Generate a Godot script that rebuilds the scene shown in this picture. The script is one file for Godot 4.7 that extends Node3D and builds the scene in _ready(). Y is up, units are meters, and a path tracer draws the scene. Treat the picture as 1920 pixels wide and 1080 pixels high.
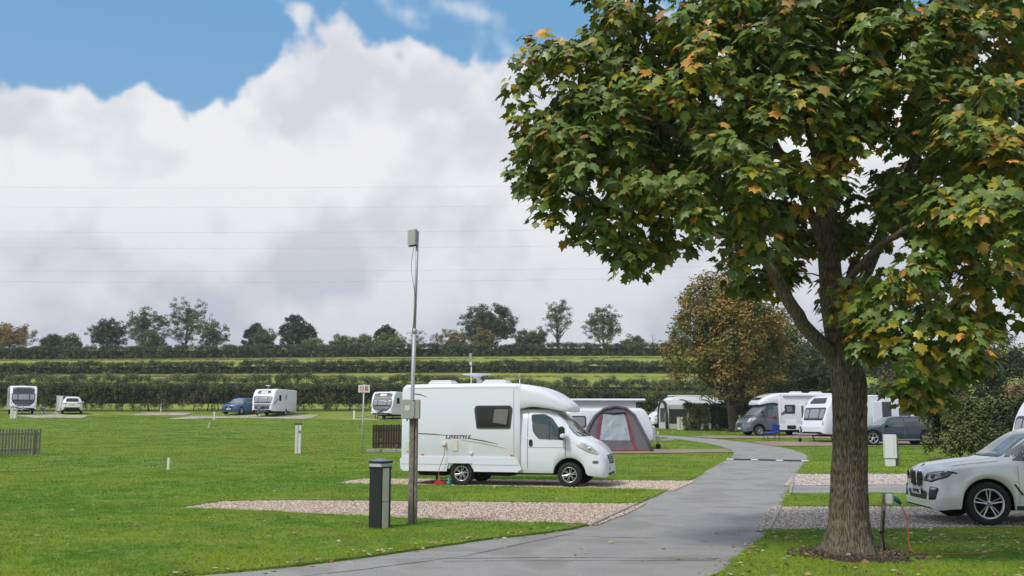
extends Node3D
# A caravan park on an overcast autumn day. Metres, y up, the photographer stands at x = 0, z = 0 and looks towards -z.

var rng := RandomNumberGenerator.new()
var M := {}
var taken := {}
var leaf_mesh := {}


# Collects triangles for one mesh. smooth() and flat() choose how normals are made.
class B:
	var st := SurfaceTool.new()
	var n := 0

	func _init() -> void:
		st.begin(Mesh.PRIMITIVE_TRIANGLES)
		st.set_smooth_group(-1)

	func smooth() -> B:
		st.set_smooth_group(0)
		return self

	func flat() -> B:
		st.set_smooth_group(-1)
		return self

	# a, b, c run counter-clockwise seen from outside
	func tri(a: Vector3, b: Vector3, c: Vector3) -> void:
		st.add_vertex(a)
		st.add_vertex(c)
		st.add_vertex(b)
		n += 1

	func quad(a: Vector3, b: Vector3, c: Vector3, d: Vector3) -> void:
		tri(a, b, c)
		tri(a, c, d)

	# turned so that it faces away from ref
	func otri(a: Vector3, b: Vector3, c: Vector3, ref: Vector3) -> void:
		if (b - a).cross(c - a).dot((a + b + c) / 3.0 - ref) > 0:
			tri(a, b, c)
		else:
			tri(a, c, b)

	func oquad(a: Vector3, b: Vector3, c: Vector3, d: Vector3, ref: Vector3) -> void:
		if (c - a).cross(d - b).dot((a + b + c + d) / 4.0 - ref) > 0:
			quad(a, b, c, d)
		else:
			quad(a, d, c, b)

	# a box with chamfered edges
	func box(at: Vector3, size: Vector3, ch := 0.0, basis := Basis()) -> B:
		var h := size / 2.0
		var c := minf(ch, minf(h.x, minf(h.y, h.z)) * 0.9)
		var put := func(v: Vector3) -> Vector3: return at + basis * v
		var axes := [Vector3(1, 0, 0), Vector3(0, 1, 0), Vector3(0, 0, 1)]
		for k in 3:
			var u: Vector3 = axes[(k + 1) % 3]
			var w: Vector3 = axes[(k + 2) % 3]
			var du: Vector3 = u * (h.dot(u) - c)
			var dw: Vector3 = w * (h.dot(w) - c)
			for s in [-1.0, 1.0]:
				var f: Vector3 = axes[k] * h.dot(axes[k]) * s
				oquad(put.call(f - du - dw), put.call(f + du - dw), put.call(f + du + dw), put.call(f - du + dw), at)
			if c <= 0.0:
				continue
			for su in [-1.0, 1.0]:
				for sw in [-1.0, 1.0]:
					var e: Vector3 = axes[k] * (h.dot(axes[k]) - c)
					var p1: Vector3 = u * h.dot(u) * su + w * (h.dot(w) - c) * sw
					var p2: Vector3 = u * (h.dot(u) - c) * su + w * h.dot(w) * sw
					oquad(put.call(p1 - e), put.call(p1 + e), put.call(p2 + e), put.call(p2 - e), at)
		if c > 0.0:
			for sx in [-1.0, 1.0]:
				for sy in [-1.0, 1.0]:
					for sz in [-1.0, 1.0]:
						otri(put.call(Vector3(sx * h.x, sy * (h.y - c), sz * (h.z - c))), put.call(Vector3(sx * (h.x - c), sy * h.y, sz * (h.z - c))), put.call(Vector3(sx * (h.x - c), sy * (h.y - c), sz * h.z)), at)
		return self

	# a bar with a square section from a to b
	func bar(a: Vector3, b: Vector3, w: float, t: float, up := Vector3.UP, ch := 0.0) -> B:
		var y := (b - a).normalized()
		var x := y.cross(up)
		if x.length() < 0.01:
			x = y.cross(Vector3.RIGHT)
		x = x.normalized()
		return box((a + b) / 2.0, Vector3(w, (b - a).length(), t), ch, Basis(x, y, x.cross(y)))

	# a round tube through points, with a radius at each
	func tube(p: Array, r: Array, sides := 8, caps := true) -> B:
		var rings := []
		var side := Vector3.ZERO
		for i in p.size():
			var a: Vector3 = p[maxi(i - 1, 0)]
			var b: Vector3 = p[mini(i + 1, p.size() - 1)]
			var t := (b - a).normalized()
			if side == Vector3.ZERO:
				side = t.cross(Vector3.UP if absf(t.y) < 0.9 else Vector3.RIGHT).normalized()
			side = (side - t * side.dot(t)).normalized()
			var w := t.cross(side)
			var ring := []
			for k in sides:
				var g := TAU * k / sides
				ring.append((p[i] as Vector3) + (side * cos(g) + w * sin(g)) * float(r[i]))
			rings.append(ring)
		for i in p.size() - 1:
			for k in sides:
				var k2 := (k + 1) % sides
				quad(rings[i][k], rings[i][k2], rings[i + 1][k2], rings[i + 1][k])
		if caps:
			for k in range(1, sides - 1):
				tri(rings[0][0], rings[0][k + 1], rings[0][k])
				var l: Array = rings[-1]
				tri(l[0], l[k], l[k + 1])
		return self

	# a profile of (radius, along) turned about an axis through at
	func lathe(profile: Array, at: Vector3, axis := Vector3.UP, sides := 20) -> B:
		var x := axis.cross(Vector3.RIGHT if absf(axis.x) < 0.9 else Vector3.UP).normalized()
		var z := axis.cross(x)
		for i in profile.size() - 1:
			var p: Vector2 = profile[i]
			var q: Vector2 = profile[i + 1]
			for k in sides:
				var g := TAU * k / sides
				var g2 := TAU * (k + 1) / sides
				var u := x * cos(g) + z * sin(g)
				var u2 := x * cos(g2) + z * sin(g2)
				var a := at + u * p.x + axis * p.y
				var b := at + u2 * p.x + axis * p.y
				var c := at + u2 * q.x + axis * q.y
				var d := at + u * q.x + axis * q.y
				if q.x > 0.0001:
					tri(a, c, d)
				if p.x > 0.0001:
					tri(a, b, c)
		return self

	# a flat outline given in a plane (origin o, axes u and v), drawn out along n by depth
	func prism(outline: PackedVector2Array, o: Vector3, u: Vector3, v: Vector3, depth: float) -> B:
		var nn := u.cross(v).normalized() * depth
		var idx := Geometry2D.triangulate_polygon(outline)
		var mid := Vector3.ZERO
		for q in outline:
			mid += o + u * q.x + v * q.y
		mid = mid / outline.size() + nn / 2.0
		for i in range(0, idx.size(), 3):
			var a := o + u * outline[idx[i]].x + v * outline[idx[i]].y
			var b := o + u * outline[idx[i + 1]].x + v * outline[idx[i + 1]].y
			var c := o + u * outline[idx[i + 2]].x + v * outline[idx[i + 2]].y
			otri(a, b, c, a + nn)
			otri(a + nn, b + nn, c + nn, a)
		var ccw := not Geometry2D.is_polygon_clockwise(outline)
		for i in outline.size():
			var p := outline[i]
			var q := outline[(i + 1) % outline.size()]
			var a := o + u * p.x + v * p.y
			var b := o + u * q.x + v * q.y
			if ccw == (depth > 0):
				quad(a, b, b + nn, a + nn)
			else:
				quad(b, a, a + nn, b + nn)
		return self

	func commit() -> ArrayMesh:
		st.generate_normals()
		return st.commit()


func sr(t: float, w: float) -> float:
	return 0.0 if t <= 0.0 else (t * t / (2.0 * w) if t < w else t - w / 2.0)


# height of the land
func H(x: float, z: float) -> float:
	var d := -z
	var h := 0.026 * sr(d - 30.0, 12.0) + 0.098 * sr(d - 96.0, 14.0) - 0.30 * sr(d - 240.0, 20.0)
	return h + 0.016 * minf(70.0, maxf(-10.0, -x)) * smoothstep(45.0, 92.0, d) * (1.0 - smoothstep(110.0, 170.0, d))


func on(x: float, z: float) -> Vector3:
	return Vector3(x, H(x, z), z)


func lin(r: float, g: float, b: float) -> Color:
	return Color(r, g, b).linear_to_srgb()


func mat(c: Color, rough := 0.6, metal := 0.0) -> StandardMaterial3D:
	var m := StandardMaterial3D.new()
	m.albedo_color = c
	m.roughness = rough
	m.metallic = metal
	return m


func noise(freq: float, octaves := 4, sd := 1, kind := FastNoiseLite.TYPE_SIMPLEX_SMOOTH) -> FastNoiseLite:
	var f := FastNoiseLite.new()
	f.noise_type = kind
	f.seed = sd
	f.frequency = freq
	f.fractal_octaves = octaves
	return f


# a seamless noise texture whose values run through the given linear colours
func ntex(freq: float, octaves: int, sd: int, colours: Array, size := 512, at := [], kind := FastNoiseLite.TYPE_SIMPLEX_SMOOTH) -> NoiseTexture2D:
	var t := NoiseTexture2D.new()
	t.width = size
	t.height = size
	t.seamless = true
	t.generate_mipmaps = false
	t.noise = noise(freq, octaves, sd, kind)
	if colours.size():
		var g := Gradient.new()
		var off := PackedFloat32Array()
		var col := PackedColorArray()
		for i in colours.size():
			off.append(float(at[i]) if at.size() else float(i) / (colours.size() - 1))
			col.append(lin(colours[i][0], colours[i][1], colours[i][2]))
		g.offsets = off
		g.colors = col
		t.color_ramp = g
	return t


# world-mapped surface: fine texture, coarse texture multiplied over it, relief
func ground_mat(fine: Texture2D, fine_scale: float, coarse: Texture2D, coarse_scale: float, rough: float, relief: Texture2D = null, cm := 0.0, world := true) -> StandardMaterial3D:
	var m := StandardMaterial3D.new()
	m.albedo_texture = fine
	m.uv1_triplanar = true
	m.uv1_world_triplanar = world
	m.uv1_scale = Vector3.ONE * fine_scale
	m.roughness = rough
	if coarse:
		m.detail_enabled = true
		m.detail_albedo = coarse
		m.detail_blend_mode = BaseMaterial3D.BLEND_MODE_MUL
		m.detail_uv_layer = BaseMaterial3D.DETAIL_UV_2
		m.uv2_triplanar = true
		m.uv2_world_triplanar = world
		m.uv2_scale = Vector3.ONE * coarse_scale
	if relief:
		m.heightmap_enabled = true
		m.heightmap_texture = relief
		m.heightmap_scale = cm
	return m


func numbered(called: String) -> String:
	taken[called] = int(taken.get(called, -1)) + 1
	return called if taken[called] == 0 else "%s_%03d" % [called, taken[called]]


func tag(o: Node, label: String, category: String, group := "") -> Node:
	o.set_meta("label", label)
	o.set_meta("category", category)
	if group:
		o.set_meta("group", group)
	return o


# a thing: a Node3D at its base whose children are its parts
func thing(called: String, label: String, category: String, at := Vector3.ZERO, turn := 0.0, group := "") -> Node3D:
	var o := Node3D.new()
	o.name = numbered(called)
	add_child(o)
	o.position = at
	o.rotation_degrees.y = turn
	tag(o, label, category, group)
	return o


func part(parent: Node3D, called: String, b: B, m: Material) -> MeshInstance3D:
	return mpart(parent, called, b.commit(), m)


func mpart(parent: Node3D, called: String, mesh: Mesh, m: Material) -> MeshInstance3D:
	var o := MeshInstance3D.new()
	o.name = called if parent != self else numbered(called)
	o.mesh = mesh
	o.material_override = m
	parent.add_child(o, true)
	return o


func struct(called: String, b: B, m: Material) -> MeshInstance3D:
	var o := part(self, called, b, m)
	o.set_meta("kind", "structure")
	return o


# many copies of one mesh as one object
func swarm(parent: Node3D, called: String, mesh: Mesh, m: Material, where: Array, colours: Array) -> MultiMeshInstance3D:
	var mm := MultiMesh.new()
	mm.transform_format = MultiMesh.TRANSFORM_3D
	mm.use_colors = true
	mm.mesh = mesh
	mm.instance_count = where.size()
	for i in where.size():
		mm.set_instance_transform(i, where[i])
		mm.set_instance_color(i, colours[i])
	var o := MultiMeshInstance3D.new()
	o.name = called if parent != self else numbered(called)
	o.multimesh = mm
	o.material_override = m
	o.set_meta("kind", "stuff")
	parent.add_child(o, true)
	return o


func rnd(a: float, b: float) -> float:
	return rng.randf_range(a, b)


func rdir() -> Vector3:
	var y := rnd(-1, 1)
	var g := rnd(0, TAU)
	var r := sqrt(1.0 - y * y)
	return Vector3(r * cos(g), y, r * sin(g))


func pv(flat: Array) -> PackedVector2Array:
	var p := PackedVector2Array()
	for i in range(0, flat.size(), 2):
		p.append(Vector2(flat[i], flat[i + 1]))
	return p


# rounds the corners of an outline
func rounded(p: PackedVector2Array, r: float, seg := 4) -> PackedVector2Array:
	var out := PackedVector2Array()
	for i in p.size():
		var a := p[(i + p.size() - 1) % p.size()]
		var b := p[i]
		var c := p[(i + 1) % p.size()]
		var k := minf(r, minf((a - b).length(), (c - b).length()) * 0.45)
		var s := b + (a - b).normalized() * k
		var e := b + (c - b).normalized() * k
		for j in seg + 1:
			var t := float(j) / seg
			out.append(s.lerp(b, t).lerp(b.lerp(e, t), t))
	return out


# splits the edges of an outline and moves the new points a little
func roughened(p: PackedVector2Array, step: float, amp: float) -> PackedVector2Array:
	var out := PackedVector2Array()
	for i in p.size():
		var a := p[i]
		var b := p[(i + 1) % p.size()]
		var k := maxi(1, int((b - a).length() / step))
		for j in k:
			out.append(a.lerp(b, float(j) / k) + Vector2(rnd(-amp, amp), rnd(-amp, amp)))
	return out


func _ready() -> void:
	rng.seed = 20231
	var cam := Camera3D.new()
	cam.name = "camera"
	add_child(cam)
	cam.position = Vector3(0, 1.75, 0)
	cam.rotation.x = atan2(247.0, 1867.0)
	cam.fov = rad_to_deg(2.0 * atan(540.0 / 1867.0))
	cam.near = 0.1
	cam.far = 2000.0
	cam.current = true
	var env := Environment.new()
	env.background_mode = Environment.BG_SKY
	env.sky = make_sky()
	env.background_energy_multiplier = 0.64
	env.tonemap_mode = Environment.TONE_MAPPER_LINEAR
	env.tonemap_exposure = 1.56
	env.sdfgi_enabled = true
	env.ssao_enabled = true
	env.ssil_enabled = true
	env.fog_enabled = true
	env.fog_density = 0.0003
	env.fog_light_color = lin(0.70, 0.74, 0.80)
	var we := WorldEnvironment.new()
	we.name = "environment"
	we.environment = env
	add_child(we)
	# the sun behind thin cloud: high, behind the photographer's left shoulder
	var sun := DirectionalLight3D.new()
	sun.name = "sun"
	add_child(sun)
	sun.look_at_from_position(Vector3(-22, 40, 26), Vector3.ZERO)
	sun.light_color = lin(1.0, 0.95, 0.87)
	sun.light_energy = 0.5
	sun.light_angular_distance = 10.0
	sun.shadow_enabled = true

	materials()
	make_ground()
	make_hedges()
	make_far_trees()
	make_woodland()
	make_maple()
	make_vehicles()
	make_furniture()
	make_litter()
	print("built")


func make_sky() -> Sky:
	var W := 4096
	var HH := 2048
	var img := Image.create(W, HH, false, Image.FORMAT_RGBF)
	var big := noise(1.6, 5, 11)
	var fine := noise(7.0, 4, 12)
	var curl := noise(24.0, 4, 16)
	var tone := noise(2.6, 5, 13)
	var wisp := noise(2.2, 4, 14)
	var rim := noise(0.9, 3, 15)
	# where the top of the cloud bank lies round the horizon, degrees of azimuth and height
	var bank := [-60.0, 20.0, -40.0, 17.5, -27.2, 17.3, -24.7, 18.2, -22.9, 17.2, -20.6, 18.2, -18.6, 17.0, -16.7, 17.8, -15.4, 19.6, -13.3, 22.0, -10.9, 22.4, -7.9, 21.2, -6.1, 20.2, -3.1, 19.8, 1.0, 20.0, 6.0, 21.0, 20.0, 21.0, 40.0, 24.0, 70.0, 19.0, 110.0, 23.0, 150.0, 18.0, 180.0, 20.0, 215.0, 24.0, 250.0, 19.0, 280.0, 22.0, 300.0, 20.0]
	var edge := PackedFloat32Array()
	edge.resize(W)
	for i in W:
		# the left edge of a panorama is straight ahead (-z)
		var az := wrapf((i + 0.5) / W * 360.0, -180.0, 180.0)
		var q := az if az >= -60.0 else az + 360.0
		for k in range(0, bank.size() - 2, 2):
			if q >= float(bank[k]) and q <= float(bank[k + 2]):
				edge[i] = lerpf(bank[k + 1], bank[k + 3], smoothstep(0.0, 1.0, (q - float(bank[k])) / (float(bank[k + 2]) - float(bank[k]))))
	for j in HH / 2 + 2:
		var el := 90.0 - (j + 0.5) / HH * 180.0
		var step := 1 if el < 40.0 else 4
		var i := 0
		while i < W:
			var az := wrapf((i + 0.5) / W * TAU, -PI, PI)
			# away from the frame and overhead the same sky is drawn in larger dots
			var stride := 1 if absf(az) < 0.62 and step == 1 else 4
			var ce := cos(deg_to_rad(el))
			var v := Vector3(ce * sin(az), sin(deg_to_rad(el)), -ce * cos(az))
			var f := fine.get_noise_3dv(v)
			var b := big.get_noise_3dv(v * 2.2)
			var k2 := curl.get_noise_3dv(v)
			var e := edge[i] + 1.8 * b + 1.9 * f + 1.3 * k2
			var cloud := smoothstep(-0.35, 0.6 + 0.5 * absf(b), e - el)
			var wp := smoothstep(0.12, 0.55, wisp.get_noise_3dv(Vector3(v.x, v.y * 1.8, v.z) * 1.7) + 0.25 * f + 0.22 * k2 + 0.42 * smoothstep(25.0, 42.0, el) + 0.06)
			cloud = maxf(cloud, wp * lerpf(0.8, 0.97, smoothstep(25.0, 42.0, el)))
			var t := tone.get_noise_3dv(Vector3(v.x, v.y * 1.7, v.z) * 1.5)
			var g := clampf(0.40 + 1.6 * t + 0.7 * f + 0.45 * k2 + 0.55 * big.get_noise_3dv(v * 5.0) - 0.30 * smoothstep(3.5, 0.0, e - el), 0.0, 1.0)
			g = g * 0.60 + 0.50 * (1.0 - smoothstep(2.0, 15.0, el))
			var c := Vector3(0.90, 0.90, 0.915).lerp(Vector3(0.55, 0.585, 0.67), clampf(g, 0.0, 1.0))
			var blue := Vector3(0.165, 0.385, 0.66).lerp(Vector3(0.36, 0.54, 0.74), 1.0 - smoothstep(2.0, 24.0, el))
			# thin places low in the bank where blue comes through
			var gap := smoothstep(0.42, 0.75, -rim.get_noise_3dv(v * 5.0) - 0.2 * b) * smoothstep(18.0, 8.0, el)
			c = blue.lerp(c, cloud * (1.0 - 0.55 * gap))
			var col := Color(c.x, c.y, c.z)
			if stride == 1:
				img.set_pixel(i, j, col)
			else:
				for k in 4:
					img.set_pixel(i + k, j, col)
			i += stride
	img.fill_rect(Rect2i(0, HH / 2 + 2, W, HH / 2 - 2), Color(0.30, 0.32, 0.26))
	var sm := PanoramaSkyMaterial.new()
	sm.panorama = ImageTexture.create_from_image(img)
	var sky := Sky.new()
	sky.sky_material = sm
	return sky


func materials() -> void:
	var grain := ntex(0.09, 3, 41, [], 512)
	var spots := ntex(0.02, 4, 42, [[0.72, 0.74, 0.66], [1, 1, 1], [1.0, 0.96, 0.80]], 512, [0.25, 0.55, 0.8])
	M.grass = ground_mat(ntex(0.11, 3, 43, [[0.085, 0.155, 0.008], [0.165, 0.265, 0.013], [0.22, 0.30, 0.024]], 1024, [0.2, 0.5, 0.8]), 0.45, spots, 0.06, 0.95, grain, 3.0)
	M.field = ground_mat(ntex(0.05, 4, 44, [[0.19, 0.25, 0.026], [0.26, 0.32, 0.036], [0.32, 0.34, 0.07]], 512, [0.25, 0.5, 0.8]), 0.12, spots, 0.011, 0.95)
	M.tarmac = ground_mat(ntex(0.075, 3, 45, [[0.20, 0.19, 0.182], [0.34, 0.325, 0.315], [0.52, 0.50, 0.48]], 1024, [0.25, 0.5, 0.8]), 0.7, ntex(0.012, 5, 46, [[0.80, 0.79, 0.78], [1, 1, 1], [0.9, 0.9, 0.92]], 512, [0.3, 0.55, 0.75]), 0.09, 0.9, ntex(0.075, 3, 45, [], 1024), 0.6)
	M.gravel = ground_mat(ntex(0.22, 2, 47, [[0.22, 0.155, 0.12], [0.44, 0.335, 0.265], [0.62, 0.52, 0.43]], 1024, [0.25, 0.5, 0.78], FastNoiseLite.TYPE_CELLULAR), 0.55, ntex(0.015, 4, 48, [[0.85, 0.82, 0.8], [1, 1, 1]], 256, [0.3, 0.7]), 0.15, 0.9, ntex(0.22, 2, 47, [], 1024), 1.5)
	M.hardstanding = ground_mat(ntex(0.2, 3, 49, [[0.42, 0.34, 0.28], [0.56, 0.47, 0.40], [0.66, 0.58, 0.51]], 512, [0.25, 0.5, 0.8]), 0.3, ntex(0.02, 4, 50, [[0.8, 0.78, 0.75], [1, 1, 1]], 256, [0.3, 0.7]), 0.1, 0.9)
	M.soil = ground_mat(ntex(0.15, 4, 51, [[0.03, 0.02, 0.013], [0.075, 0.05, 0.033], [0.13, 0.085, 0.055]], 512, [0.25, 0.5, 0.8]), 1.2, null, 1.0, 1.0, ntex(0.15, 4, 51, [], 512), 3.0)
	M.concrete = ground_mat(ntex(0.12, 4, 52, [[0.24, 0.22, 0.20], [0.36, 0.34, 0.31], [0.45, 0.43, 0.40]], 256, [0.25, 0.5, 0.8]), 1.5, null, 1.0, 0.9)
	M.seam = mat(lin(0.045, 0.045, 0.048), 0.8)
	M.blade = mat(Color.WHITE, 0.75)
	M.blade.vertex_color_use_as_albedo = true
	M.blade.backlight_enabled = true
	M.blade.backlight = Color(0.35, 0.4, 0.2)
	M.stone = mat(Color.WHITE, 0.85)
	M.stone.vertex_color_use_as_albedo = true
	M.leaf = mat(Color.WHITE, 0.42)
	M.leaf.vertex_color_use_as_albedo = true
	M.leaf.backlight_enabled = true
	M.leaf.backlight = Color(0.5, 0.5, 0.3)
	M.far_leaf = mat(Color.WHITE, 0.7)
	M.far_leaf.vertex_color_use_as_albedo = true
	M.far_leaf.backlight_enabled = true
	M.far_leaf.backlight = Color(0.3, 0.3, 0.2)
	M.twigs = mat(lin(0.022, 0.022, 0.012), 1.0)  # plain dark colour of the solid hedge cores
	M.bark = ground_mat(ntex(0.03, 5, 53, [[0.05, 0.04, 0.031], [0.185, 0.15, 0.118], [0.34, 0.29, 0.24]], 512, [0.25, 0.5, 0.8]), 2.2, ntex(0.03, 4, 54, [[1.0, 0.70, 0.15], [1, 1, 1], [0.80, 0.90, 0.78]], 256, [0.26, 0.36, 0.75]), 1.5, 0.95, null, 0.0, false)
	M.bark.uv1_scale = Vector3(3.4, 0.5, 3.4)
	M.bark.heightmap_enabled = true
	M.bark.heightmap_texture = ntex(0.03, 5, 53, [], 512)
	M.bark.heightmap_scale = 2.5
	M.far_bark = mat(lin(0.06, 0.048, 0.036), 0.95)
	# made things
	M.white = mat(lin(0.79, 0.82, 0.89), 0.28)
	M.white.clearcoat_enabled = true
	M.white.clearcoat = 0.5
	M.white.clearcoat_roughness = 0.08
	M.cream = mat(lin(0.70, 0.66, 0.55), 0.5)
	M.plastic_white = mat(lin(0.74, 0.75, 0.74), 0.5)
	M.roof_white = mat(lin(0.70, 0.70, 0.68), 0.6)
	M.black = mat(lin(0.013, 0.013, 0.014), 0.45)
	M.rubber = mat(lin(0.018, 0.018, 0.019), 0.85)
	M.under = mat(lin(0.014, 0.013, 0.012), 0.95)
	M.glass = mat(lin(0.012, 0.014, 0.017), 0.05)
	M.glass.metallic_specular = 0.7
	M.pane = mat(Color(0.75, 0.85, 0.85, 0.22), 0.03)
	M.pane.transparency = BaseMaterial3D.TRANSPARENCY_ALPHA
	M.film = mat(Color(0.8, 0.85, 0.9, 0.45), 0.1)
	M.film.transparency = BaseMaterial3D.TRANSPARENCY_ALPHA
	M.curtain = mat(lin(0.50, 0.48, 0.47), 0.9)
	M.alloy = mat(lin(0.62, 0.62, 0.63), 0.28, 0.85)
	M.chrome = mat(lin(0.75, 0.76, 0.78), 0.12, 1.0)
	M.galv = ground_mat(ntex(0.06, 3, 55, [[0.40, 0.41, 0.43], [0.54, 0.55, 0.57]], 256), 2.0, null, 1.0, 0.5, null, 0.0, false)
	M.galv.metallic = 0.25
	M.grey_plastic = mat(lin(0.40, 0.41, 0.37), 0.55)
	M.lamp = mat(Color(0.9, 0.93, 0.95, 0.25), 0.04)
	M.lamp.transparency = BaseMaterial3D.TRANSPARENCY_ALPHA
	M.lamp_dark = mat(lin(0.30, 0.31, 0.33), 0.15, 0.6)
	M.amber = mat(lin(0.75, 0.22, 0.02), 0.3)
	M.red = mat(lin(0.45, 0.02, 0.02), 0.4)
	M.plate_white = mat(lin(0.72, 0.72, 0.70), 0.5)
	M.plate_yellow = mat(lin(0.70, 0.50, 0.06), 0.5)
	M.ink = mat(lin(0.01, 0.01, 0.012), 0.6)
	M.orange_cable = mat(lin(0.62, 0.13, 0.05), 0.6)
	M.grey_cable = mat(lin(0.12, 0.12, 0.12), 0.6)
	M.wood_grey = ground_mat(ntex(0.04, 5, 56, [[0.12, 0.10, 0.082], [0.27, 0.24, 0.205], [0.42, 0.385, 0.34]], 512, [0.25, 0.5, 0.8]), 3.0, ntex(0.03, 3, 57, [[0.8, 0.78, 0.74], [1, 1, 1]], 256, [0.3, 0.7]), 0.8, 0.9, null, 0.0, false)
	M.wood_grey.uv1_scale = Vector3(7, 0.5, 7)
	M.wood_brown = ground_mat(ntex(0.04, 5, 58, [[0.02, 0.012, 0.009], [0.042, 0.024, 0.018], [0.07, 0.042, 0.03]], 512, [0.25, 0.5, 0.8]), 3.0, null, 1.0, 0.85, null, 0.0, false)
	M.wood_brown.uv1_scale = Vector3(7, 0.5, 7)


# an outline laid on the land, finely divided
func draped(p: PackedVector2Array, lift: float, levels: int) -> B:
	var b := B.new().smooth()
	var idx := Geometry2D.triangulate_polygon(p)
	for i in range(0, idx.size(), 3):
		drape_tri(b, p[idx[i]], p[idx[i + 1]], p[idx[i + 2]], lift, levels)
	return b


func drape_tri(b: B, p: Vector2, q: Vector2, r: Vector2, lift: float, level: int) -> void:
	if level > 0 and maxf((p - q).length(), maxf((q - r).length(), (r - p).length())) > 1.5:
		var pq := (p + q) / 2.0
		var qr := (q + r) / 2.0
		var rp := (r + p) / 2.0
		for t in [[p, pq, rp], [pq, q, qr], [rp, qr, r], [pq, qr, rp]]:
			drape_tri(b, t[0], t[1], t[2], lift, level - 1)
		return
	var up := Vector3(0, lift, 0)
	var a := on(p.x, p.y) + up
	b.otri(a, on(q.x, q.y) + up, on(r.x, r.y) + up, a - Vector3(0, 50, 0))


var lawns: Array = []
var road_left := PackedVector2Array()
var road_right := PackedVector2Array()
var pads: Array = []


func curve2(p: PackedVector2Array, per: int) -> PackedVector2Array:
	var out := PackedVector2Array()
	for i in p.size() - 1:
		var a := p[maxi(i - 1, 0)]
		var d := p[mini(i + 2, p.size() - 1)]
		for k in per:
			out.append(p[i].cubic_interpolate(p[i + 1], a, d, float(k) / per))
	out.append(p[-1])
	return out


func road_y(x: float, z: float) -> float:
	return lerpf(-0.034, H(x, z) + 0.014, smoothstep(31.5, 35.0, -z))


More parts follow.
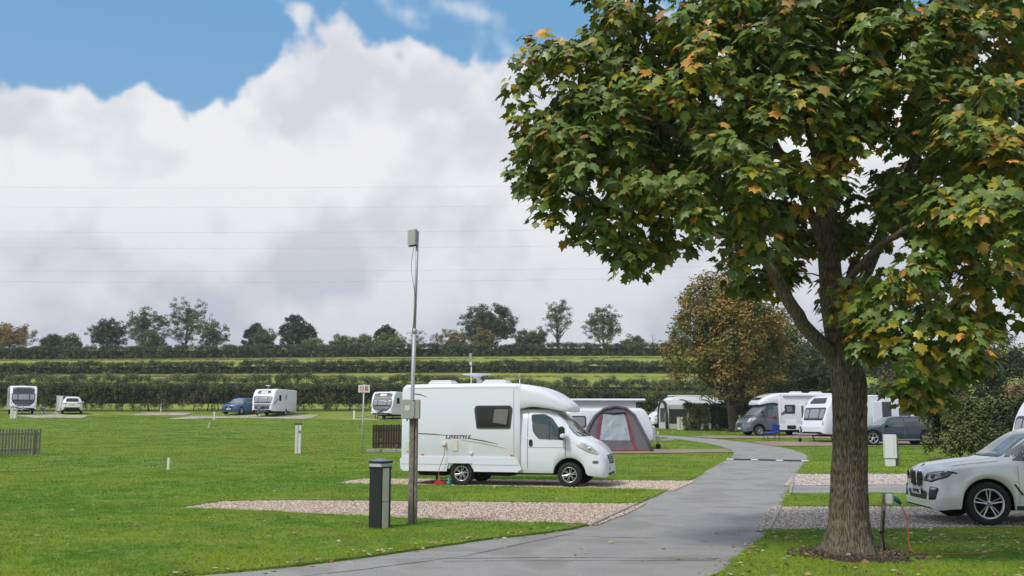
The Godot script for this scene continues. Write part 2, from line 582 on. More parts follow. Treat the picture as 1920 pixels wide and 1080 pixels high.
func make_ground() -> void:
	# the land as one sheet out to the horizon; under the near lawns it lies a little lower
	var xs := PackedFloat32Array()
	var x := -900.0
	while x <= 900.0:
		xs.append(x)
		x += 2.0 if absf(x) < 70.0 else (10.0 if absf(x) < 200.0 else 50.0)
	var zs := PackedFloat32Array()
	var z := 300.0
	while z >= -1200.0:
		zs.append(z)
		z -= 30.0 if z > 20.0 else (1.5 if z > -130.0 else (4.0 if z > -280.0 else 40.0))
	var low := func(px: float, pz: float) -> Vector3:
		var d := -pz
		var h := H(px, pz) if d < 300.0 else maxf(H(px, -300.0), -6.0)
		return Vector3(px, maxf(h, -6.0) - 0.055 * (1.0 - smoothstep(32.6, 34.4, d)), pz)
	for zone in [[300.0, -94.0, "ground", M.grass], [-94.0, -1300.0, "hill", M.field]]:
		var b := B.new().smooth()
		for j in zs.size() - 1:
			if zs[j] > float(zone[0]) or zs[j] <= float(zone[1]):
				continue
			for i in xs.size() - 1:
				b.quad(low.call(xs[i], zs[j]), low.call(xs[i + 1], zs[j]), low.call(xs[i + 1], zs[j + 1]), low.call(xs[i], zs[j + 1]))
		struct(zone[2], b, zone[3])

	# the tarmac drive
	road_left = curve2(pv([-17, -5.2, -9, -8.7, -3.98, -11.58, -2.17, -13.02, -0.47, -15.14, 1.16, -17.03, 2.57, -21.27, 5.16, -29.66, 7.69, -37.85, 9.2, -42.4, 10.2, -46.5, 10.62, -51, 10.5, -55.75, 9.7, -61, 8.2, -66.5, 3, -73.5, -5, -79]), 8)
	road_right = curve2(pv([-17, 1, -9, -2.5, 0.3, -8.6, 2.23, -11.58, 3.0, -13.5, 3.9, -15.7, 5.45, -20.6, 8.25, -29.8, 10.8, -37.6, 12.1, -41.4, 12.95, -44.6, 13.4, -48.6, 13.4, -53, 12.7, -57.1, 10.9, -64.5, 5, -74.5, -4, -83]), 8)
	var rb := B.new().smooth()
	for i in road_left.size() - 1:
		for k in 10:
			var c := []
			for q in [[i, k], [i, k + 1], [i + 1, k + 1], [i + 1, k]]:
				var p: Vector2 = road_left[q[0]].lerp(road_right[q[0]], float(q[1]) / 10.0)
				c.append(Vector3(p.x, road_y(p.x, p.y), p.y))
			rb.oquad(c[0], c[1], c[2], c[3], (c[0] as Vector3) - Vector3(0, 50, 0))
	struct("road", rb, M.tarmac)
	# dark joints in the tarmac
	var jb := B.new()
	for line in [[[1.0, -16.2], [0.2, -14.9], [-0.6, -13.5], [-1.9, -12.2], [-3.5, -10.9]], [[-1.2, -13.2], [0.4, -13.35], [1.6, -13.3], [2.7, -13.25]], [[-0.9, -13.0], [0.8, -13.05], [2.6, -13.1]], [[0.6, -15.9], [1.5, -15.6], [2.2, -15.5]]]:
		for i in line.size() - 1:
			for k in 6:
				var p := Vector2(line[i][0], line[i][1]).lerp(Vector2(line[i + 1][0], line[i + 1][1]), k / 6.0) + Vector2(rnd(-0.02, 0.02), rnd(-0.02, 0.02))
				var q := Vector2(line[i][0], line[i][1]).lerp(Vector2(line[i + 1][0], line[i + 1][1]), (k + 1.0) / 6.0)
				var s := (q - p).orthogonal().normalized() * rnd(0.006, 0.012)
				jb.quad(Vector3(p.x - s.x, -0.03, p.y - s.y), Vector3(p.x + s.x, -0.03, p.y + s.y), Vector3(q.x + s.x, -0.03, q.y + s.y), Vector3(q.x - s.x, -0.03, q.y - s.y))
	var joints := part(self, "tarmac_joints", jb, M.seam)
	joints.set_meta("kind", "structure")

	# gravel pitches near by, sunk below the turf
	var pad1 := pv([-6.77, -20.5, -6.36, -22.3, -4.74, -22.55, -2.34, -22.3, 0.5, -21.95, 2.85, -21.6, 2.2, -19.4, 1.45, -17.3, -0.3, -17.75, -1.93, -18.35, -4.5, -19.6])
	var pad2 := pv([-5.1, -28.35, -4.5, -30.7, -1.0, -30.4, 5.35, -29.6, 4.1, -25.6, 1.2, -26.5, -2.92, -27.6])
	var pad3 := pv([3.9, -16.35, 5.3, -20.85, 9.0, -21.0, 20.0, -21.0, 20.0, -16.9, 9.5, -17.0, 6.6, -16.6])
	var pad4 := pv([7.35, -27.4, 9.3, -33.3, 20.0, -33.4, 24.0, -33.4, 24.0, -29.9, 14.0, -29.7, 11.0, -28.0])
	for p in [pad1, pad2, pad3, pad4]:
		var b := B.new()
		var idx := Geometry2D.triangulate_polygon(p)
		for i in range(0, idx.size(), 3):
			var v: Array = [0, 1, 2].map(func(k: int) -> Vector3: return Vector3(p[idx[i + k]].x, -0.026, p[idx[i + k]].y))
			b.otri(v[0], v[1], v[2], (v[0] as Vector3) - Vector3(0, 9, 0))
		struct("gravel_pitch", b, M.gravel)
		pads.append(p)
	# a tarmac side strip between the right-hand pitches
	var strip := pv([6.7, -24.4, 7.5, -27.6, 11.0, -28.0, 24.0, -28.1, 24.0, -24.6, 12.0, -24.5])
	var sb := B.new()
	var sidx := Geometry2D.triangulate_polygon(strip)
	for i in range(0, sidx.size(), 3):
		var v: Array = [0, 1, 2].map(func(k: int) -> Vector3: return Vector3(strip[sidx[i + k]].x, -0.03, strip[sidx[i + k]].y))
		sb.otri(v[0], v[1], v[2], (v[0] as Vector3) - Vector3(0, 9, 0))
	struct("side_road", sb, M.tarmac)

	# the near lawns stand a few centimetres proud of road and gravel
	var left := PackedVector2Array()
	left.append(Vector2(-45, -33.6))
	left.append(Vector2(-45, -5.2))
	for p in road_left:
		if p.y > -33.6:
			left.append(p)
	left.append(Vector2(6.38, -33.6))
	var right := PackedVector2Array()
	right.append(Vector2(45, -33.6))
	right.append(Vector2(9.42, -33.6))
	for k in road_right.size():
		var p := road_right[road_right.size() - 1 - k]
		if p.y > -33.5 and p.y < -4.0:
			right.append(p)
	right.append(Vector2(45, -4))
	var cut_left := [left]
	for p in [pad1, pad2]:
		cut_left = clip_all(cut_left, roughened(p, 0.35, 0.035))
	var cut_right := [right]
	for p in [pad3, pad4, strip]:
		cut_right = clip_all(cut_right, roughened(p, 0.35, 0.025))
	for p in cut_left + cut_right:
		var q: PackedVector2Array = roughened(p, 0.5, 0.018)
		lawns.append(q)
		var b := B.new()
		var idx := Geometry2D.triangulate_polygon(q)
		for i in range(0, idx.size(), 3):
			var v: Array = [0, 1, 2].map(func(k: int) -> Vector3: return Vector3(q[idx[i + k]].x, 0.0, q[idx[i + k]].y))
			b.otri(v[0], v[1], v[2], (v[0] as Vector3) - Vector3(0, 9, 0))
		var cw := Geometry2D.is_polygon_clockwise(q)
		for i in q.size():
			var a := q[i]
			var c := q[(i + 1) % q.size()]
			if cw:
				b.quad(Vector3(c.x, -0.06, c.y), Vector3(a.x, -0.06, a.y), Vector3(a.x, 0, a.y), Vector3(c.x, 0, c.y))
			else:
				b.quad(Vector3(a.x, -0.06, a.y), Vector3(c.x, -0.06, c.y), Vector3(c.x, 0, c.y), Vector3(a.x, 0, a.y))
		struct("lawn", b, M.grass)
	# concrete edging where pitches meet the drive
	for e in [[4.10, -16.35, 5.52, -20.85], [6.72, -24.5, 9.3, -33.3], [1.33, -17.25, 2.66, -21.6]]:
		var a := Vector3(e[0], -0.02, e[1])
		var c := Vector3(e[2], -0.02, e[3])
		struct("edging_kerb", B.new().bar(a, c, 0.06, 0.05, Vector3.UP, 0.006), M.concrete)

	# far pitches lie on the slope
	for f in [[[1.9, -45.2, 2.0, -48.5, 6.5, -48.5, 10.35, -48.6, 10.1, -46.0, 6.1, -45.2], M.gravel], [[13.3, -56.4, 13.45, -51.6, 20.2, -51.6, 27, -51.6, 28, -57.1, 18.1, -57.1], M.gravel], [[11.0, -65, 12.3, -61.3, 17, -61.6, 22, -61, 24, -66.9, 15.1, -65.2], M.gravel], [[-46.2, -91.6, -46.8, -97.8, -45.3, -99.8, -42.3, -94.5, -39.6, -94.2, -37, -86.6, -40.5, -85], M.hardstanding], [[-37.1, -96, -37.5, -102.1, -32.8, -103.2, -32.2, -98.6], M.hardstanding], [[-29.7, -85.9, -31.1, -97.6, -28.9, -97.2, -25.9, -101.6, -19.8, -103.1, -19.2, -93.4, -25.7, -93.1], M.hardstanding], [[-18.2, -94, -13.6, -98.3, -10.7, -100.3, -6, -102, -6, -96, -9.1, -95.7, -13.4, -93.2], M.hardstanding]]:
		struct("far_pitch", draped(roughened(pv(f[0]), 0.8, 0.06), 0.03, 4), f[1])

	# a ring of bare earth round the foot of the tree
	var ring := PackedVector2Array()
	for k in 40:
		var g := TAU * k / 40.0
		var r := (0.62 if sin(g) < 0.3 else 0.50) + rnd(-0.12, 0.1) + 0.32 * pow(maxf(0.0, sin(g)), 2.0)
		ring.append(Vector2(4.5 + cos(g) * r * 1.25, -13.4 + sin(g) * r))
	var soil := B.new().smooth()
	for k in 40:
		var a := ring[k]
		var c := ring[(k + 1) % 40]
		var m := Vector2(4.45, -13.4)
		for lv in [[0.0, 0.5], [0.5, 1.0]]:
			var h0 := 0.07 * (1.0 - float(lv[0])) + 0.004
			var h1 := 0.07 * (1.0 - float(lv[1])) + 0.004
			var p0 := m.lerp(a, lv[0])
			var p1 := m.lerp(a, lv[1])
			var q0 := m.lerp(c, lv[0])
			var q1 := m.lerp(c, lv[1])
			var low_ref := Vector3(m.x, -9, m.y)
			soil.otri(Vector3(p0.x, h0, p0.y), Vector3(p1.x, h1, p1.y), Vector3(q1.x, h1, q1.y), low_ref)
			if float(lv[0]) > 0:
				soil.otri(Vector3(p0.x, h0, p0.y), Vector3(q1.x, h1, q1.y), Vector3(q0.x, h0, q0.y), low_ref)
	struct("bare_earth", soil, M.soil)

	make_grass(ring)
	make_gravel()


func clip_all(list: Array, cutter: PackedVector2Array) -> Array:
	var out := []
	for p in list:
		for q in Geometry2D.clip_polygons(p, cutter):
			if not Geometry2D.is_polygon_clockwise(q) or true:
				out.append(q)
	return out


func tuft(blades: int, radius: float, tall: float, wide: float) -> ArrayMesh:
	var b := B.new()
	for k in blades:
		var g := rnd(0, TAU)
		var o := Vector3(cos(g), 0, sin(g)) * radius * sqrt(rng.randf())
		var lean := Vector3(rnd(-1, 1), 0, rnd(-1, 1)) * tall * 1.1
		var t := tall * rnd(0.3, 0.95)
		var s := Vector3(cos(g * 3.0), 0, sin(g * 3.0)) * wide / 2.0
		b.tri(o - s, o + s, o + lean + Vector3(0, t, 0))
	return b.commit()


func make_grass(bare: PackedVector2Array) -> void:
	var patch := noise(0.35, 3, 61)
	var broad := noise(0.06, 3, 62)
	var bands := [[9.0, 14.5, 150.0, tuft(22, 0.09, 0.042, 0.006)], [14.5, 22.0, 75.0, tuft(24, 0.12, 0.045, 0.008)], [22.0, 34.0, 28.0, tuft(26, 0.2, 0.05, 0.013)], [34.0, 60.0, 8.0, tuft(30, 0.42, 0.055, 0.024)], [60.0, 108.0, 2.2, tuft(34, 0.75, 0.06, 0.045)]]
	for band in bands:
		var where := []
		var cols := []
		var d0: float = band[0]
		var d1: float = band[1]
		var half := 0.54 * d1 + 2.5
		var tries := int((d1 - d0) * half * 2.0 * float(band[2]))
		for i in tries:
			var x := rnd(-half, half)
			var z := -rnd(d0, d1)
			if absf(x) > 0.54 * -z + 2.5:
				continue
			var p := Vector2(x, z)
			var y := 0.0
			if -z < 33.6:
				var inside := false
				for l in lawns:
					if Geometry2D.is_point_in_polygon(p, l):
						inside = true
						break
				if not inside or (x > 3.0 and x < 6.0 and Geometry2D.is_point_in_polygon(p, bare) and rng.randf() < 0.93):
					continue
			else:
				if on_hard(p):
					continue
				y = H(x, z)
			var s := rnd(0.75, 1.2) * (1.0 + 0.25 * patch.get_noise_2d(x, z))
			where.append(Transform3D(Basis(Vector3.UP, rnd(0, TAU)).scaled(Vector3(1, s, 1)), Vector3(x, y - 0.003, z)))
			var t := clampf(0.5 + 1.0 * patch.get_noise_2d(x, z * 1.2) + 1.1 * broad.get_noise_2d(x, z * 1.5) + 0.22 * smoothstep(30.0, 60.0, -z), 0.0, 1.0)
			var c := Color(0.120, 0.270, 0.010).lerp(Color(0.275, 0.375, 0.018), t)
			if rng.randf() < 0.04 + 0.16 * smoothstep(0.15, 0.5, broad.get_noise_2d(x * 2.5 + 40.0, z * 3.0)):
				c = Color(0.30, 0.27, 0.07)
			var v := rnd(0.8, 1.2)
			cols.append(Color(c.r * v, c.g * v, c.b * v))
		var o := swarm(self, "grass", band[3], M.blade, where, cols)
		tag(o, ["short mown grass nearest the camera", "short mown grass round the black bollard light", "short mown grass around the white motorhome", "short mown grass round the sign post and picket fences", "short mown grass round the far caravans"][bands.find(band)], "grass")


func on_hard(p: Vector2) -> bool:
	for i in range(0, road_left.size() - 1):
		if maxf(road_left[i].y, road_right[i].y) + 1.0 > p.y and minf(road_left[i + 1].y, road_right[i + 1].y) - 1.0 < p.y:
			var q := PackedVector2Array([road_left[i], road_right[i], road_right[i + 1], road_left[i + 1]])
			if Geometry2D.is_point_in_polygon(p, q):
				return true
	for f in [pv([1.9, -45.2, 2.0, -48.5, 10.35, -48.6, 10.1, -46.0, 6.1, -45.2]), pv([13.3, -56.4, 13.45, -51.6, 27, -51.6, 28, -57.1]), pv([11.0, -65, 12.3, -61.3, 22, -61, 24, -66.9])]:
		if Geometry2D.is_point_in_polygon(p, f):
			return true
	return false


func pebble() -> ArrayMesh:
	var b := B.new().smooth()
	var t := (1.0 + sqrt(5.0)) / 2.0
	var v := []
	for q in [[-1, t, 0], [1, t, 0], [-1, -t, 0], [1, -t, 0], [0, -1, t], [0, 1, t], [0, -1, -t], [0, 1, -t], [t, 0, -1], [t, 0, 1], [-t, 0, -1], [-t, 0, 1]]:
		v.append(Vector3(q[0], q[1], q[2]).normalized() * rnd(0.75, 1.15))
	for f in [[0, 11, 5], [0, 5, 1], [0, 1, 7], [0, 7, 10], [0, 10, 11], [1, 5, 9], [5, 11, 4], [11, 10, 2], [10, 7, 6], [7, 1, 8], [3, 9, 4], [3, 4, 2], [3, 2, 6], [3, 6, 8], [3, 8, 9], [4, 9, 5], [2, 4, 11], [6, 2, 10], [8, 6, 7], [9, 8, 1]]:
		b.otri(v[f[0]], v[f[1]], v[f[2]], Vector3.ZERO)
	return b.commit()


func make_gravel() -> void:
	var mesh := pebble()
	var tones := [Color(0.62, 0.47, 0.37), Color(0.70, 0.58, 0.48), Color(0.52, 0.39, 0.30), Color(0.74, 0.67, 0.59), Color(0.40, 0.31, 0.25), Color(0.66, 0.47, 0.35)]
	var labels := ["pinkish gravel of the empty pitch in front of the motorhome", "gravel of the pitch under the white motorhome", "grey gravel of the pitch under the white car", "gravel of the pitch beyond the tarmac side strip"]
	for k in pads.size():
		var p: PackedVector2Array = pads[k]
		var box := Rect2(p[0], Vector2.ZERO)
		for q in p:
			box = box.expand(q)
		var where := []
		var cols := []
		var grey := 0.55 if k >= 2 else 0.0
		for i in int(box.get_area() * [620.0, 420.0, 420.0, 260.0][k]):
			var q := box.position + Vector2(rng.randf(), rng.randf()) * box.size
			if absf(q.x) > 0.54 * -q.y + 1.0 or not Geometry2D.is_point_in_polygon(q, p):
				continue
			var s: float = rnd(0.009, 0.02) * [1.0, 1.25, 1.1, 1.5][k]
			where.append(Transform3D(Basis.from_euler(Vector3(rnd(0, 6), rnd(0, 6), rnd(0, 6))).scaled(Vector3(1, 0.65, 1) * s), Vector3(q.x, -0.022, q.y)))
			var c: Color = tones[rng.randi() % 6]
			var m := (c.r + c.g + c.b) / 3.0
			c = c.lerp(Color(m, m * 0.98, m * 0.97), grey)
			var v := rnd(0.75, 1.15)
			cols.append(Color(c.r * v, c.g * v, c.b * v))
		tag(swarm(self, "gravel_stones", mesh, M.stone, where, cols), labels[k], "gravel")


# a ball of small leaves, radius about 1; leaf is the size of one leaf
func leaf_clump(count: int, leaf: float, sd: int) -> ArrayMesh:
	var key := "%d/%.3f/%d" % [count, leaf, sd]
	if leaf_mesh.has(key):
		return leaf_mesh[key]
	var r := RandomNumberGenerator.new()
	r.seed = sd
	var b := B.new()
	for i in count:
		var y := r.randf_range(-1, 1)
		var g := r.randf_range(0, TAU)
		var q := sqrt(1.0 - y * y)
		var d := Vector3(q * cos(g), y, q * sin(g))
		var p := d * pow(r.randf(), 0.45)
		var nrm := (d + Vector3(0, 0.7, 0) + Vector3(r.randf_range(-1, 1), r.randf_range(-1, 1), r.randf_range(-1, 1)) * 0.8).normalized()
		var u := nrm.cross(Vector3(r.randf_range(-1, 1), r.randf_range(-1, 1), r.randf_range(-1, 1))).normalized()
		var v := nrm.cross(u)
		var s := leaf * r.randf_range(0.65, 1.25)
		b.quad(p - u * s * 0.55, p - v * s * 0.34 + nrm * s * 0.1, p + u * s * 0.55, p + v * s * 0.34 + nrm * s * 0.1)
	leaf_mesh[key] = b.commit()
	return leaf_mesh[key]


func tint(a: Color, b: Color, t: float, vary: float) -> Color:
	var c := a.lerp(b, clampf(t, 0.0, 1.0))
	var v := 1.0 + rnd(-vary, vary)
	return Color(c.r * v, c.g * v, c.b * v)


# a hedge along points (x, z); opt: tall, wide, gap (bare height at the foot), r (clump), leaf, n (clumps per square metre), a and b (colours)
func hedge(label: String, pts: PackedVector2Array, opt: Dictionary, group := "") -> Node3D:
	var t := thing("hedge", label, "hedge", on(pts[0].x, pts[0].y), 0.0, group)
	var org := t.position
	var tall: float = opt.tall
	var wide: float = opt.wide
	var gap: float = opt.get("gap", 0.0)
	var r: float = opt.r
	var rough: float = opt.get("rough", 0.1)
	var wob := noise(0.22, 3, 70 + taken["hedge"])
	var hue := noise(0.3, 3, 90 + taken["hedge"])
	var core := B.new()
	var where := []
	var cols := []
	for i in pts.size() - 1:
		var a := pts[i]
		var c := pts[i + 1]
		var len := (c - a).length()
		var dir := (c - a) / len
		var nor := dir.orthogonal()
		if nor.y < 0.0:
			nor = -nor
		var steps := maxi(1, int(len / 4.0))
		for k in steps:
			var p := a.lerp(c, float(k) / steps)
			var q := a.lerp(c, (k + 1.0) / steps)
			var w := nor * (wide / 2.0 - r * 0.75)
			if steps == 1 or k == 0 or k == steps - 1:
				if i == 0 and k == 0:
					p += dir * minf(0.7, len * 0.3)
				if i == pts.size() - 2 and k == steps - 1:
					q -= dir * minf(0.7, len * 0.3)
			var lo := gap + (0.15 if gap < 0.1 else 0.45)
			var hi := maxf(lo + 0.1, tall - r * 0.9 - rough)
			var v := []
			for e in [[p - w, lo], [q - w, lo], [q - w, hi], [p - w, hi], [p + w, lo], [q + w, lo], [q + w, hi], [p + w, hi]]:
				v.append(on(e[0].x, e[0].y) + Vector3(0, e[1], 0) - org)
			var mid: Vector3 = (v[0] + v[6]) / 2.0
			for f in [[0, 1, 2, 3], [4, 5, 6, 7], [3, 2, 6, 7], [0, 1, 5, 4]]:
				core.oquad(v[f[0]], v[f[1]], v[f[2]], v[f[3]], mid)
		var area := len * ((tall - gap) * 1.35 + wide)
		for k in int(area * float(opt.n)):
			var s := rng.randf()
			var p := a.lerp(c, s)
			var top := tall + rough * 2.2 * wob.get_noise_2d(p.x, p.y) + rnd(-rough, rough) * 0.5
			var y := rnd(gap, top)
			var off := wide / 2.0 - r * 0.35
			var side := rng.randf()
			if side < wide / (wide + tall * 1.35):
				y = top - rnd(0, r * 0.5)
				off *= rnd(-1, 1)
			elif side > 0.86:
				off = -off
			p += nor * off
			if gap > 0.0 and y < gap + 0.7 and wob.get_noise_2d(p.x * 5.0, p.y * 5.0) > (y - gap) * 1.2 - 0.12:
				continue
			var z := r * rnd(0.7, 1.25)
			where.append(Transform3D(Basis.from_euler(Vector3(rnd(-0.4, 0.4), rnd(0, TAU), rnd(-0.4, 0.4))).scaled(Vector3.ONE * z), on(p.x, p.y) + Vector3(0, y, 0) - org))
			cols.append(tint(opt.a, opt.b, 0.42 + 1.1 * hue.get_noise_3d(p.x, y * 1.5, p.y) + rnd(-0.25, 0.25), 0.22))
	part(t, "twigs", core, M.twigs)  # solid dark core box, put in to block the view through
	swarm(t, "foliage", leaf_clump(int(opt.get("leaves", 46)), float(opt.leaf) / r, 5), M.far_leaf, where, cols)
	if gap > 0.0:
		var sb := B.new().smooth()
		for i in pts.size() - 1:
			var len := (pts[i + 1] - pts[i]).length()
			for k in int(len * 1.1):
				var p := pts[i].lerp(pts[i + 1], rng.randf()) + Vector2(rnd(-0.2, 0.2), rnd(-0.25, 0.25))
				var g := on(p.x, p.y) - org
				var rr := rnd(0.03, 0.075)
				sb.tube([g - Vector3(0, 0.05, 0), g + Vector3(rnd(-0.15, 0.15), 0.6, rnd(-0.1, 0.1)), g + Vector3(rnd(-0.4, 0.4), 1.3, rnd(-0.2, 0.2))], [rr, rr * 0.75, rr * 0.4], 5, false)
		part(t, "stems", sb, M.far_bark).set_meta("kind", "stuff")
	return t


func make_hedges() -> void:
	var dark := Color(0.051, 0.085, 0.024)
	var olive := Color(0.145, 0.162, 0.044)
	var group := "field hedges"
	# the clipped boundary hedge with bare stems at its foot
	hedge("long clipped hedge with bare stems at its foot, behind the far caravans", pv([-75, -95, -51, -101.5, -31, -106, -12.6, -109.5, 3, -108, 16, -103, 24, -97]), {"tall": 2.65, "wide": 1.5, "gap": 0.35, "r": 0.36, "leaf": 0.13, "n": 9.0, "a": Color(0.034, 0.058, 0.017), "b": Color(0.136, 0.139, 0.034), "rough": 0.06, "leaves": 52}, group)
	hedge("rough weedy hedge just above the clipped boundary hedge", pv([-95, -128, -50, -132, -10, -135, 25, -133, 45, -128]), {"tall": 1.35, "wide": 2.0, "r": 0.45, "leaf": 0.17, "n": 4.5, "a": dark, "b": Color(0.204, 0.204, 0.068), "rough": 0.35, "leaves": 50}, group)
	hedge("dark hedge across the middle of the hillside", pv([-110, -158, -60, -162, -10, -166, 30, -164, 60, -160]), {"tall": 1.7, "wide": 1.8, "r": 0.45, "leaf": 0.2, "n": 4.0, "a": Color(0.037, 0.068, 0.020), "b": Color(0.119, 0.139, 0.044), "rough": 0.18, "leaves": 48}, group)
	hedge("dark hedge along the top of the hill below the trees", pv([-130, -196, -80, -201, -30, -208, 20, -212, 70, -210]), {"tall": 2.3, "wide": 2.0, "r": 0.55, "leaf": 0.24, "n": 3.0, "a": Color(0.037, 0.068, 0.022), "b": Color(0.112, 0.136, 0.044), "rough": 0.2, "leaves": 48}, group)
	# dry grass along the foot of the field hedges
	var where := []
	var cols := []
	for line in [[-110.0, -155.5, 60.0, -157.5, 0.35], [-130.0, -194.5, 70.0, -206.5, 0.4], [-95.0, -126.0, 45.0, -127.5, 0.8], [-95.0, -124.5, 45.0, -125.0, 0.6]]:
		var pinkish := noise(0.08, 3, 77)
		for k in 1500:
			var s := rng.randf()
			var x := lerpf(line[0], line[2], s)
			var z := lerpf(line[1], line[3], s) + rnd(-1.3, 1.3)
			if line[4] < 0.5 and z < -130 and pinkish.get_noise_2d(x, z) < rnd(-0.5, 0.2):
				continue
			where.append(Transform3D(Basis(Vector3.UP, rnd(0, TAU)).scaled(Vector3(1, float(line[4]) / 0.5 * rnd(0.5, 1.3), 1)), on(x, z)))
			cols.append(tint(Color(0.408, 0.272, 0.153), Color(0.221, 0.272, 0.068), rng.randf() * 0.7 + (0.35 if line[4] > 0.5 else 0.0), 0.25))
	tag(swarm(self, "dry_grass", tuft(40, 0.45, 0.5, 0.05), M.blade, where, cols), "long dry grass along the foot of the field hedges", "grass")
	# small clipped hedges beside the inflatable awning, and the big shrub behind the white car
	hedge("small square hedge in front of the grey and white awning", pv([13.1, -76.2, 14.75, -76.0]), {"tall": 1.95, "wide": 0.9, "r": 0.22, "leaf": 0.11, "n": 26.0, "a": Color(0.051, 0.076, 0.020), "b": Color(0.221, 0.204, 0.051), "rough": 0.08}, "hedges by the awning")
	hedge("dark hedge between the awning and the orange maple trunk", pv([15.3, -77.4, 17.6, -77.0]), {"tall": 1.9, "wide": 1.0, "r": 0.22, "leaf": 0.11, "n": 26.0, "a": Color(0.031, 0.051, 0.017), "b": Color(0.119, 0.119, 0.034), "rough": 0.08}, "hedges by the awning")
	var s := hedge("large rounded shrub hedge behind the white car", pv([16.6, -39.6, 18.0, -39.7, 19.6, -39.9, 22.5, -40.5]), {"tall": 2.35, "wide": 2.0, "gap": 0.3, "r": 0.28, "leaf": 0.11, "n": 44.0, "a": Color(0.030, 0.055, 0.014), "b": Color(0.17, 0.175, 0.04), "rough": 0.16, "leaves": 60})
	s.name = "shrub_hedge"


# a whole tree. k: h height, w half width, low (crown starts, share of h), a and b colours, n clumps, r clump radius, leaf, cut (how much of the crown is missing), tip (pointed crown), trunk radius
func tree(called: String, label: String, at: Vector3, k: Dictionary, group := "") -> Node3D:
	var t := thing(called, label, "tree", at, 0.0, group)
	var h: float = k.h
	var w: float = k.w
	var low: float = h * float(k.get("low", 0.2))
	var cut: float = k.get("cut", 0.0)
	var tip: float = k.get("tip", 0.0)
	var sd := int(absf(at.x) * 13.0) + int(h * 7.0)
	var lobes := noise(float(k.get("lobe", 2.6)) / (w * 2.0), 3, sd)
	var hue := noise(0.4, 2, sd + 1)
	var cy := (low + h) / 2.0
	var ry := (h - low) / 2.0
	var where := []
	var cols := []
	var reach := []
	var tries := 0
	while where.size() < int(k.n) and tries < int(k.n) * 12:
		tries += 1
		var d := rdir()
		var q := pow(rng.randf(), 0.38)
		var p := Vector3(d.x * w, d.y * ry, d.z * w * 0.9) * q
		var up := (p.y + ry) / (2.0 * ry)
		var narrow := lerpf(1.0, 1.25 - 1.15 * up, tip)
		p.x *= narrow
		p.z *= narrow
		var e := lobes.get_noise_3dv(p)
		if e + 0.55 < q * 0.75 + cut * 0.55 - 0.05:
			continue
		p.y += cy
		if reach.size() < 60 and q > 0.5:
			reach.append(p)
		var s: float = float(k.r) * rnd(0.65, 1.3)
		where.append(Transform3D(Basis.from_euler(Vector3(rnd(-0.5, 0.5), rnd(0, TAU), rnd(-0.5, 0.5))).scaled(Vector3(s, s * 0.8, s)), p))
		cols.append(tint(k.a, k.b, 0.4 + 1.0 * hue.get_noise_3dv(p * 1.2) + rnd(-0.2, 0.2), 0.2))
	var tr: float = k.get("trunk", h * 0.022)
	var lean := Vector3(rnd(-0.05, 0.05), 0, rnd(-0.05, 0.05)) * h
	var b := B.new().smooth()
	b.tube([Vector3(0, -0.3, 0), Vector3(0, h * 0.03, 0), lean * 0.4 + Vector3(0, h * 0.3, 0), lean + Vector3(0, h * 0.62, 0), lean * 1.2 + Vector3(0, h * 0.9, 0)], [tr * 1.5, tr * 1.1, tr * 0.85, tr * 0.45, tr * 0.12], 8)
	part(t, "trunk", b, M.far_bark)
	var lb := B.new().smooth()
	for i in mini(reach.size(), int(k.get("limbs", 22))):
		var e: Vector3 = reach[i]
		var f := clampf(e.y / h - 0.25, 0.14, 0.75)
		var s := Vector3(lean.x, 0, lean.z) * f * 1.4 + Vector3(0, h * f, 0)
		var m := s.lerp(e, 0.5) + Vector3(0, -0.04 * h * rng.randf(), 0)
		var r0 := tr * 0.42 * (1.0 - f * 0.7)
		lb.tube([s, m, e], [r0, r0 * 0.6, r0 * 0.15], 5, false)
	part(t, "limbs", lb, M.far_bark).set_meta("kind", "stuff")
	swarm(t, "crown", leaf_clump(int(k.get("leaves", 40)), float(k.leaf) / float(k.r), 8), M.far_leaf, where, cols)
	return t


